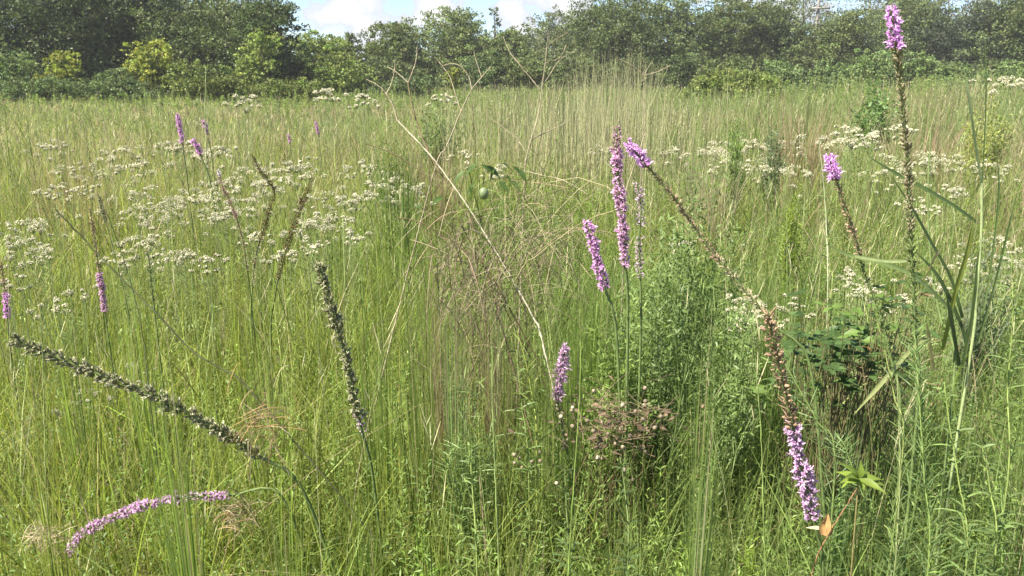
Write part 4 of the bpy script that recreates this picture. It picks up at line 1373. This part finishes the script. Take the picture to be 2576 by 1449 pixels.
SG = 'single tall grass stems'
for (lab, path, r, c) in (
    ('single long light green stem rising up the middle of the bottom edge', [(1238, 870, 1.42), (1240, 1050, 1.42), (1248, 1250, 1.42), (1255, 1440, 1.42)], .0018, (.22, .29, .10)),
    ('single light green stem just right of the withered lilac spike', [(1462, 860, 1.4), (1458, 1000, 1.4), (1445, 1200, 1.4), (1430, 1440, 1.4)], .0017, (.18, .26, .06)),
    ('thin stem rising against the dark trees near the tall yellow shrubs', [(518, 165, 6.5), (517, 220, 6.5), (516, 300, 6.5)], .0042, (.30, .36, .17)),
    ('pale thin stem with white tip right of the small lilac tipped spike', [(1272, 640, 2.3), (1268, 700, 2.3), (1262, 800, 2.28), (1255, 900, 2.25)], .0015, (.2, .26, .1)),
    ('tall thin stem left of the white tipped rosy spike', [(530, 640, 2.2), (534, 760, 2.2), (537, 900, 2.15)], .0014, (.18, .24, .08)),
    ('whitish forked stem left of the thin purple tipped spike', [(2058, 340, 2.6), (2070, 440, 2.6), (2078, 560, 2.58), (2082, 720, 2.5)], .0018, (.36, .40, .26)),
    ('tall thin seed stem against the trees right of the grassy rise', [(1830, 205, 5.5), (1830, 300, 5.5), (1828, 400, 5.5)], .003, (.33, .33, .18)),
    ('thin stem at right crossing in front of the bottle brush stem', [(2256, 940, 1.45), (2264, 1150, 1.44), (2258, 1330, 1.43)], .0016, (.24, .27, .12)),
    ('thin green stem in the lower centre left of the large lilac spike', [(1900, 900, 1.45), (1915, 1100, 1.45), (1920, 1300, 1.44), (1925, 1440, 1.43)], .0015, (.2, .27, .08)),
    ('thin leaning stem in front of the fallen lilac spike', [(470, 620, 2.0), (490, 760, 1.98), (500, 900, 1.95)], .0014, (.17, .23, .07)),
    ('tall stem at left beside the thick lying seed spike', [(102, 780, 1.6), (108, 900, 1.6), (112, 1060, 1.58), (118, 1260, 1.56)], .0018, (.22, .28, .10)),
    ('thin pale stem between the dark tufted spike and grass clumps', [(860, 420, 3.2), (862, 520, 3.2), (865, 640, 3.1)], .0022, (.2, .25, .09)),
):
    stalk('tall_grass_stem', lab, 'grass stem', [(path, r * .6, r, c)], mat=M_STEM, group=SG)

# ------------------------------------------------------------------ white flat-topped wildflowers
WL = [  # u, v, size in px, patch
    (28, 556, 60), (62, 596, 70), (84, 622, 60), (110, 545, 60), (162, 740, 55), (352, 482, 70), (372, 505, 80), (440, 496, 60), (480, 486, 50), (415, 524, 60),
    (340, 602, 60), (372, 592, 70), (420, 626, 60), (466, 630, 50), (300, 640, 50), (540, 520, 60), (592, 474, 80), (604, 500, 70), (562, 532, 50),
    (430, 354, 60), (462, 362, 40), (212, 404, 60), (242, 412, 50), (332, 406, 60), (660, 410, 60), (722, 412, 60), (762, 404, 50), (530, 380, 50), (792, 490, 60), (862, 492, 60),
    (800, 540, 70), (772, 552, 60), (842, 536, 50), (930, 480, 50), (990, 450, 60), (1030, 470, 50), (960, 430, 50), (704, 632, 40), (642, 590, 40), (784, 600, 40), (890, 580, 40),
    (130, 356, 50), (292, 370, 50), (562, 368, 40), (604, 430, 60), (20, 700, 40), (900, 410, 50), (520, 640, 40), (560, 450, 50), (130, 470, 50), (200, 470, 40), (690, 450, 50),
    (182, 1000, 40), (232, 986, 40), (350, 940, 40), (300, 930, 40),
    (910, 240, 40), (820, 226, 40), (1112, 236, 40), (604, 240, 40),
    (1790, 370, 60), (1832, 354, 60), (1902, 350, 60), (1986, 356, 60), (1932, 396, 60), (1992, 416, 60), (1822, 400, 60), (2112, 326, 60), (2152, 320, 60), (2182, 330, 50), (2132, 350, 50),
    (2260, 390, 70), (2332, 386, 60), (2392, 386, 60), (2272, 316, 40), (2482, 402, 50), (2242, 420, 60), (1862, 762, 50), (1892, 746, 50), (1994, 762, 50), (2152, 716, 50), (2192, 722, 50),
    (2252, 742, 50), (2332, 702, 50), (2442, 650, 50), (2542, 650, 60), (2532, 602, 50), (1702, 372, 50), (1722, 602, 36), (1520, 370, 40), (1880, 790, 50), (2160, 690, 40), (2400, 470, 50), (2330, 500, 50),
    (2520, 190, 50), (1250, 420, 40), (1170, 380, 40),
]


def white_label(u, v):
    if v > 900:
        return 'faint whitish flower tuft low in the grass behind the lying seed spike', 'faint white tufts behind the lying seed spike'
    if v < 260:
        return 'cream flower head sticking up in front of the tree line', 'cream flower heads along the far edge of the field'
    if u < 1300 and v < 440:
        return 'white flat topped flower clump in the far strip of the left field', 'far white flower clumps on the left'
    if u < 320:
        return 'white flat topped flower clump at the left edge of the photo', 'white flower clumps at the left edge'
    if u < 640:
        return 'dense white flat topped flower clump around the thin rosy spike', 'white flower clumps around the rosy spike'
    if u < 1300:
        return 'white flat topped flower clump between the brown seed spikes and the pale cane', 'white flower clumps between the brown spikes and the cane'
    if v > 560:
        return 'white flower clump showing behind the bramble leaves on the right', 'white flower clumps behind the right bramble'
    if u < 2060:
        return 'white flat topped flower clump in the midfield behind the dark feathery bush', 'white flower clumps behind the feathery bush'
    return 'white flat topped flower clump in the midfield around the tallest purple spike', 'white flower clumps around the tallest spike'


for (u, v, px) in WL:
    td = tan_dn(v)
    zt = .80 if v > 330 else 1.05
    if v > 900:
        zt = .55
    d = max(2.0, min(11.0, (CAM_H - zt) / max(td, .03)))
    if v < 260:
        d = 9 + random.random() * 3
    top = at(u, v, d)
    root = np.array([top[0], d, float(gz(top[0], d))])
    lab, grp = white_label(u, v)
    th = thing('white_wildflower', lab, 'wildflower', root, grp)
    st = MB()
    wm = px / FPX * d
    faint = v > 900
    for k in range(17 if not faint else 7):
        fl = MB()
        ou, oy = random.gauss(0, .46) * wm, random.gauss(0, .9) * wm
        hub = np.array([top[0] + ou, d + oy, top[2] - abs(random.gauss(0, .4)) * wm - .25 * abs(ou)])
        c, _ = resample(np.array([hub, (hub + root) / 2 + np.array([ou * .1, 0, 0]), root + np.array([ou * .3, oy * .3, 0])]), 8)
        st.tube(c, .0009 * max(1, d / 5), np.array([.22, .28, .11]), 4)
        R = random.uniform(.07, .24) * wm
        m = int(random.uniform(26, 48))
        a = rng.random(m) * 2 * PI
        r = R * np.sqrt(rng.random(m))
        P = hub[None] + np.stack([r * np.cos(a), r * np.sin(a), .55 * R * (1 - (r / R) ** 2) + rng.normal(0, .16 * R, m)], -1)
        sz = (.0030 if d > 3.3 else .0024) * max(.8, d / 4.2) * rng.uniform(.6, 1.4, m)
        cw = np.array([.76, .75, .58]) * random.uniform(.75, 1.05) * rng.normal(1, .14, (m, 1)) * (.75 if faint else 1)
        cw = np.where((rng.random(m) < .3)[:, None], np.array([.45, .46, .28])[None], cw)
        fl.ovoids(P, rng.normal(0, .5, (m, 3)) + np.array([0, 0, 1.0]), sz * 1.1, sz, cw, 5, ((0, .35), (.6, 1), (1, .5)))
        Pm = np.stack([np.repeat((hub - np.array([0, 0, R * .7]))[None], m, 0), P], 1)
        fl.ribbons(Pm, unit(rng.normal(0, 1, (m, 3))), np.array([.0012, .0009]) * max(1, d / 5), np.array([.2, .24, .1]))
        leaves_on(st, c[1:4], np.repeat(np.array([[0, 0, 1.0]]), 3, 0), .04, .006, np.array([.18, .24, .08]), up=1.1, curl=.3)
        fl.build('flower_cluster', M_PETAL, th, root)
    st.build('stems', M_STEM, th, root)


# ------------------------------------------------------------------ trees and shrubs along the field edge
def crown(mb, lobes, n, size, col, var=.22, aniso=1.0, hole=.35):
    """Leaf clumps through the volume of uneven lobes; sprays stick out past the outline."""
    cen = np.array([l[:3] for l in lobes])
    rad = np.array([l[3:6] for l in lobes])
    wts = (rad[:, 0] * rad[:, 1] + rad[:, 0] * rad[:, 2]) ** 1.0
    k = rng.choice(len(lobes), n, p=wts / wts.sum())
    d = unit(rng.normal(0, 1, (n, 3)))
    rr_ = rng.random(n) ** .42
    P = cen[k] + d * rad[k] * rr_[:, None]
    # knots: pull the leaves into sprays with gaps between
    nk = max(24, n // 34)
    kn_i = rng.integers(0, n, nk)
    knots = P[kn_i] + unit(P[kn_i] - cen[k[kn_i]]) * rad[k[kn_i]] * rng.uniform(0, .16, (nk, 1))
    a = rng.integers(0, nk, n)
    kr = rad.mean() * .21
    jit = unit(rng.normal(0, 1, (n, 3))) * (rng.random((n, 1)) ** .5) * kr * np.array([1.15, 1.15, .7])
    pk = rng.random(n) > hole * .5
    P = np.where(pk[:, None], knots[a] + jit, P)
    kc = np.repeat(rng.normal(1, var, (nk, 1)), 3, 1) * (1 + rng.normal(0, .05, (nk, 3)))
    C = np.array(col)[None] * np.where(pk[:, None], kc[a], 1.0) * rng.normal(1, .2, (n, 1)).clip(.45, 1.7)
    C = C.clip(.008, .5)
    # a leaf spray: two faces bent along the middle
    ax = unit(rng.normal(0, 1, (n, 3)) + np.array([0, 0, .25]) * aniso + unit(P - cen.mean(0)) * .6)
    sd = unit(np.cross(ax, rng.normal(0, 1, (n, 3))))
    nn = np.cross(ax, sd)
    s = size * rng.uniform(.55, 1.4, n)
    Q = np.stack([P - ax * (s * .5)[:, None], P + nn * (s * .13)[:, None], P + ax * (s * .5)[:, None]], 1)
    mb.ribbons(Q, sd, np.stack([s * .16, s * .62, s * .08], 1), C)
    return P


def tree(name, label, cat, u, vt, wpx, d, col, n=5200, size=.26, lobes=9, group=None, low=.12, trunk=True, shape='round', var=.22, hole=.35):
    top = at(u, vt, d)
    z0 = float(gz(top[0], d))
    H = top[2] - z0
    wm = wpx / FPX * d
    root = np.array([top[0], d, z0])
    th = thing(name, label, cat, root, group)
    L = []
    for k in range(lobes):
        a = random.random() * 2 * PI
        f = (k + .5) / lobes
        zc = H * (low + (.96 - low) * f)
        if shape == 'round':
            wr = math.sqrt(max(.05, 1 - ((f - .42) / .62) ** 2))
        elif shape == 'cone':
            wr = 1.05 - .9 * f
        else:
            wr = .75 + .25 * math.sin(f * 9)
        rr_ = wm * .5 * wr
        off = rr_ * random.uniform(.25, .62)
        lr = max(.12 * wm, rr_ * random.uniform(.5, .72))
        lz = min(lr * random.uniform(.7, 1.0), H * .3)
        L.append((root[0] + math.cos(a) * off, d + math.sin(a) * off, z0 + min(zc, H - lz * .92), lr, lr, lz))
    tr = MB()
    c, _ = resample(np.array([root - np.array([0, 0, .1]), root + np.array([wm * .02, 0, H * .4]), root + np.array([-wm * .02, 0, H * .85])]), 12)
    r0 = max(.03, H * .016)
    bc = np.array([.12, .10, .08])
    tr.tube(c, np.linspace(r0, r0 * .25, 12), bc, 8)
    for l in L:
        s_ = c[random.randint(2, 8)]
        e = np.array(l[:3])
        b, _ = resample(np.array([s_, (s_ + e) / 2 + np.array([0, 0, -.05 * H]), e]), 8)
        tr.tube(b, np.linspace(r0 * .4, r0 * .1, 8), bc, 5)
    tr.build('trunk', M_BARK, th, root)
    cr = MB()
    crown(cr, L, n, size, col, var=var, hole=hole)
    cr.build('crown', M_TREE, th, root)
    return th


OAK = np.array([.080, .114, .040])
OAK2 = np.array([.100, .132, .047])
BLG = np.array([.135, .19, .068])
YGR = np.array([.25, .285, .05])
BGR = np.array([.185, .235, .058])
MGR = np.array([.14, .18, .06])
PGR = np.array([.14, .17, .085])
TREES = [
    ('broad_tree', 'huge dark oak filling the upper left corner', 90, -150, 400, 48, OAK, 13000, .30, 12),
    ('broad_tree', 'huge dark oak right of the corner one, behind the yellow green shrubs', 320, -140, 340, 50, OAK, 12000, .30, 12),
    ('broad_tree', 'dark oak with open crown left of the blue sky gap', 510, -15, 280, 48, OAK2, 9000, .28, 11),
    ('broad_tree', 'dark rounded tree sloping down to the left end of the open sky', 665, -2, 200, 46, OAK, 8000, .27, 11),
    ('broad_tree', 'sunlit green tree under the clouds at the left of the open sky', 810, 84, 160, 52, BGR, 5600, .25, 9),
    ('broad_tree', 'small dark tree peeping out behind the sunlit green one', 868, 78, 90, 60, MGR * .8, 3000, .25, 7),
    ('broad_tree', 'rounded dark green tree standing in the open sky left of centre', 1000, 56, 160, 60, MGR * .9, 6500, .27, 10),
    ('broad_tree', 'tall rounded mid green tree under the middle clouds', 1148, 22, 200, 66, MGR, 7500, .29, 10),
    ('sparse_tree', 'sparse pointed tree poking above the crowns in the middle of the sky', 1246, 8, 75, 72, MGR * .8, 1100, .26, 9),
    ('broad_tree', 'low olive green tree below the sparse pointed one', 1285, 74, 140, 64, MGR * .95, 5600, .27, 9),
    ('broad_tree', 'pale green rounded tree at the right end of the open sky', 1375, 26, 150, 70, PGR, 5000, .28, 9),
    ('broad_tree', 'big dark tree right of the open sky behind the tall dry grass', 1530, -12, 250, 60, OAK2, 11000, .28, 12),
    ('broad_tree', 'dark tree with level top right of the big one', 1690, -4, 200, 62, OAK2 * 1.05, 9000, .28, 11),
    ('broad_tree', 'dense green tree above the low hedge in the right half', 1830, -6, 200, 64, MGR * .8, 9000, .28, 11),
    ('broad_tree', 'dense dark tree left of the pole crossarm', 1960, 2, 180, 64, OAK2, 8000, .28, 11),
    ('broad_tree', 'bushy round tree below the pole crossarm', 2130, 30, 200, 62, MGR * .75, 9000, .28, 11),
    ('broad_tree', 'dense tree behind the tallest purple spike', 2300, -6, 220, 64, OAK2 * 1.05, 9000, .28, 11),
    ('broad_tree', 'dark grey green tree in the upper right corner', 2480, 4, 240, 60, np.array([.05, .068, .04]), 10000, .28, 11),
    ('broad_tree', 'dark tree cut by the right edge of the photo', 2620, -30, 240, 58, OAK2, 8000, .28, 11),
    ('broad_tree', 'dark tree cut by the left edge of the photo', -130, -120, 320, 47, OAK, 9000, .30, 11),
    ('back_tree', 'pale thin crowned tree with sky showing through behind the pole', 2030, -55, 200, 84, PGR * .9, 3600, .32, 9),
    ('back_tree', 'pale tall tree rising behind the crossarm and wires', 2200, -75, 260, 86, PGR * .85, 5200, .34, 10),
    ('back_tree', 'pale tree behind the upper right corner trees', 2400, -70, 260, 86, PGR * .8, 5000, .34, 10),
    ('back_tree', 'thin crowned tree filling the gap left of the sky', 610, -8, 130, 58, MGR * .85, 2200, .28, 9),
    ('back_tree', 'distant tree seen low between the two rounded trees', 930, 110, 130, 72, MGR, 3200, .3, 8),
    ('back_tree', 'distant tree low behind the middle of the treeline', 1215, 95, 160, 78, MGR * .9, 3800, .3, 8),
    ('back_tree', 'distant tree low behind the pale rounded one', 1430, 60, 150, 76, MGR * .85, 3600, .3, 8),
    ('back_tree', 'low distant wood behind the gap left of the rounded dark green tree', 900, 150, 220, 88, MGR * .9, 3600, .34, 9),
    ('back_tree', 'low distant wood behind the tall rounded mid green tree', 1090, 140, 240, 90, MGR * .85, 3800, .34, 9),
    ('back_tree', 'low distant wood behind the olive green tree', 1310, 130, 240, 90, MGR * .85, 3800, .34, 9),
    ('back_tree', 'low distant wood behind the big dark tree of the right half', 1560, 100, 300, 86, MGR * .8, 4200, .34, 9),
    ('back_tree', 'low distant wood behind the dense green tree above the hedge', 1850, 100, 320, 88, MGR * .8, 4200, .34, 9),
    ('back_tree', 'low distant wood behind the bushy round tree', 2120, 100, 320, 90, MGR * .8, 4200, .34, 9),
    ('back_tree', 'distant wood low behind the upper left corner oak', 120, 60, 340, 70, MGR * .8, 4200, .32, 9),
    ('back_tree', 'distant wood low behind the second dark oak', 380, 60, 340, 72, MGR * .8, 4200, .32, 9),
    ('back_tree', 'distant wood low behind the sloping dark tree', 640, 70, 300, 74, MGR * .8, 4000, .32, 9),
]
TGRP = 'trees along the far edge of the field'
for (nm, lab, u, vt, w, d, col, n, size, lb) in TREES:
    tree(nm, lab, 'tree', u, vt, w * 1.2, d, col, int(n * 3.8), size * .52, lb + 6, TGRP, low=.10, shape='cone' if nm == 'sparse_tree' else 'round', hole=.2 if nm != 'sparse_tree' else .6)
SHRUBS = [
    ('blue green shrub at the left edge below the oaks', 40, 132, 120, 42, BLG, 3200, .20, 8),
    ('narrow yellow green shrub second from the left edge', 152, 126, 105, 41, YGR, 2400, .19, 8),
    ('largest bright yellow green shrub under the dark oaks', 385, 104, 130, 42, YGR * .95, 3000, .20, 8),
    ('sunlit branch of the rounded dark tree, painted a brighter yellow green', 655, 72, 115, 43, BGR * 1.15, 2600, .20, 8),  # lit branch of the dark tree, sunlight put into its leaf colour
    ('mid green shrub right of the largest yellow green one', 495, 152, 140, 41, BGR * .8, 3000, .20, 7),
    ('dark blue green shrub between the two yellow green shrubs', 265, 172, 150, 41, BLG * .85, 2800, .20, 7),
    ('olive dark shrub left of the sunlit green tree', 735, 128, 80, 45, OAK2 * 1.15, 2200, .20, 7),
    ('sunlit green shrub below the sunlit tree', 860, 140, 150, 46, BGR * .85, 3200, .21, 8),
    ('dark shrub at the foot of the rounded dark green tree', 985, 140, 150, 52, OAK2, 3200, .22, 8),
    ('small yellow green shrub low in the middle of the treeline', 1140, 166, 50, 48, YGR * .9, 1000, .18, 6),
    ('dark blue green shrub right of the small yellow one', 1215, 130, 150, 54, BLG * .75, 3000, .23, 8),
    ('olive shrub behind the dry forked stalks', 1320, 135, 150, 54, MGR * .9, 3000, .23, 8),
    ('dark low shrub behind the tall dry grass', 1440, 140, 170, 52, OAK2, 3200, .22, 8),
    ('dark low shrub below the big dark tree', 1590, 145, 170, 52, OAK2 * .95, 3200, .22, 8),
    ('shaded shrub at the foot of the level topped tree', 1720, 130, 150, 54, OAK, 3000, .22, 8),
    ('green shrub at the foot of the dense tree', 1850, 140, 170, 52, MGR * .75, 3200, .22, 8),
    ('fresh green shrub left of the pole', 1985, 150, 140, 50, BLG * 1.05, 2800, .21, 8),
    ('leafy shrub under the bushy round tree', 2105, 155, 130, 50, BLG * .95, 2600, .21, 8),
    ('fresh green shrub just left of the tallest purple spike', 2190, 128, 130, 47, BLG * 1.15, 2800, .20, 8),
    ('fresh green shrub just right of the tallest purple spike', 2300, 135, 130, 48, BLG * 1.1, 2800, .20, 8),
    ('dark green shrub below the upper right corner tree', 2410, 150, 130, 48, BLG * .85, 2600, .20, 8),
    ('fresh green shrub at the right edge below the trees', 2540, 150, 140, 46, BLG * 1.05, 2800, .20, 8),
    ('low rounded light green bush at the edge of the field right of centre', 1790, 180, 130, 36, BGR * .95, 2000, .15, 6),
    ('low rounded green bush right of the light one at the field edge', 1900, 176, 140, 36, BGR * .85, 2200, .15, 6),
    ('low green thicket at the foot of the left oaks', 100, 190, 190, 38, BLG * .8, 2800, .17, 7),
    ('low dark thicket at the foot of the yellow green shrubs', 330, 196, 180, 38, BLG * .7, 2800, .17, 7),
    ('low dark thicket left of the sunlit green shrub', 570, 190, 170, 39, BGR * .6, 2800, .17, 7),
    ('low olive thicket under the sunlit green shrub', 740, 196, 170, 40, BGR * .65, 2600, .17, 7),
    ('low dark thicket under the rounded dark green tree', 1040, 192, 170, 46, OAK * 1.1, 2600, .19, 7),
    ('low green thicket far right under the trees', 2440, 192, 220, 38, BLG * .9, 2600, .17, 7),
    ('low green thicket left of the tallest purple spike', 2110, 190, 180, 38, BLG * .85, 2400, .17, 7),
]
for (lab, u, vt, w, d, col, n, size, lb) in SHRUBS:
    tree('shrub', lab, 'shrub', u, vt, w * 1.15, d, col, int(n * 3.0), size * .57, lb + 3, 'shrubs at the foot of the treeline', low=.16, hole=.25)

# ------------------------------------------------------------------ utility pole and wires
PD = 74.0
ptop, pbase = at(2063, -25, PD), None
pz0 = float(gz(ptop[0], PD))
proot = np.array([ptop[0], PD, pz0 - .3])
th = thing('utility_pole', 'weathered utility pole whose crossarm shows between the trees at upper right', 'utility pole', proot)
mb = MB()
mb.tube(np.linspace(proot, ptop, 10), np.linspace(.17, .13, 10), np.array([.24, .22, .2]), 10)
mb.build('pole', M_METAL, th, proot)
ac = at(2063, 21, PD)
mb = MB()
hw, hh, hd = .8, .07, .06
yo = PD - .2
vv = np.array([[ac[0] + sx * hw, yo + sy * hd, ac[2] + sz * hh] for sx in (-1, 1) for sy in (-1, 1) for sz in (-1, 1)])
mb.add(vv, np.array([.24, .23, .21]), [[0, 1, 3, 2], [4, 6, 7, 5], [0, 4, 5, 1], [2, 3, 7, 6], [0, 2, 6, 4], [1, 5, 7, 3]])
mb.build('crossarm', M_METAL, th, proot)
ins = []
for k in (-.7, -.35, .35, .7):
    mb = MB()
    p = np.array([ac[0] + k, yo, ac[2] + hh])
    mb.ovoids(p[None], np.array([[0, 0, 1.0]]), .2, .06, np.array([.26, .26, .25]), 10, ((0, .5), (.25, .6), (.3, 1), (.45, 1), (.5, .6), (.7, .9), (.85, .7), (1, .2)))
    mb.build('insulator', M_METAL, th, proot)
    ins.append(p + np.array([0, 0, .24]))
for lab, p, (eu, ev, ed) in (('upper power line running right from the crossarm toward the frame corner', ins[3], (2900, -40, 62)),
                             ('middle power line running right from the crossarm', ins[2], (2900, -5, 62)),
                             ('lowest power line running right from the crossarm across the dark trees', ins[1], (2900, 40, 62))):
    e = at(eu, ev, ed)
    t = np.linspace(0, 1, 40)[:, None]
    c = p[None] * (1 - t) + e[None] * t
    c[:, 2] -= (1.0 * 4 * t * (1 - t))[:, 0] * .35
    mb = MB()
    mb.tube(c, .013, np.array([.22, .22, .22]), 5)
    tag(mb.build('power_line', M_METAL, None, p), lab, 'wire', 'power lines on the pole')

# ------------------------------------------------------------------ summer haze over the field
hm = bpy.data.materials.new('haze_air')
hm.use_nodes = True
hm.node_tree.nodes.clear()
ho = hm.node_tree.nodes.new('ShaderNodeOutputMaterial')
hv = hm.node_tree.nodes.new('ShaderNodeVolumePrincipled')
hv.inputs['Color'].default_value = (.92, .95, 1.0, 1)
hv.inputs['Density'].default_value = 0.0006
hm.node_tree.links.new(hv.outputs[0], ho.inputs['Volume'])
mb = MB()
x0, x1, y0, y1, z0_, z1_ = -160, 160, -40, 140, -2, 22
vv = np.array([[x, y, z] for x in (x0, x1) for y in (y0, y1) for z in (z0_, z1_)])
mb.add(vv, np.array([1, 1, 1]), [[0, 1, 3, 2], [4, 6, 7, 5], [0, 4, 5, 1], [2, 3, 7, 6], [0, 2, 6, 4], [1, 5, 7, 3]])
tag(mb.build('haze', hm), 'faint pale summer haze over the field', 'haze', kind='stuff')
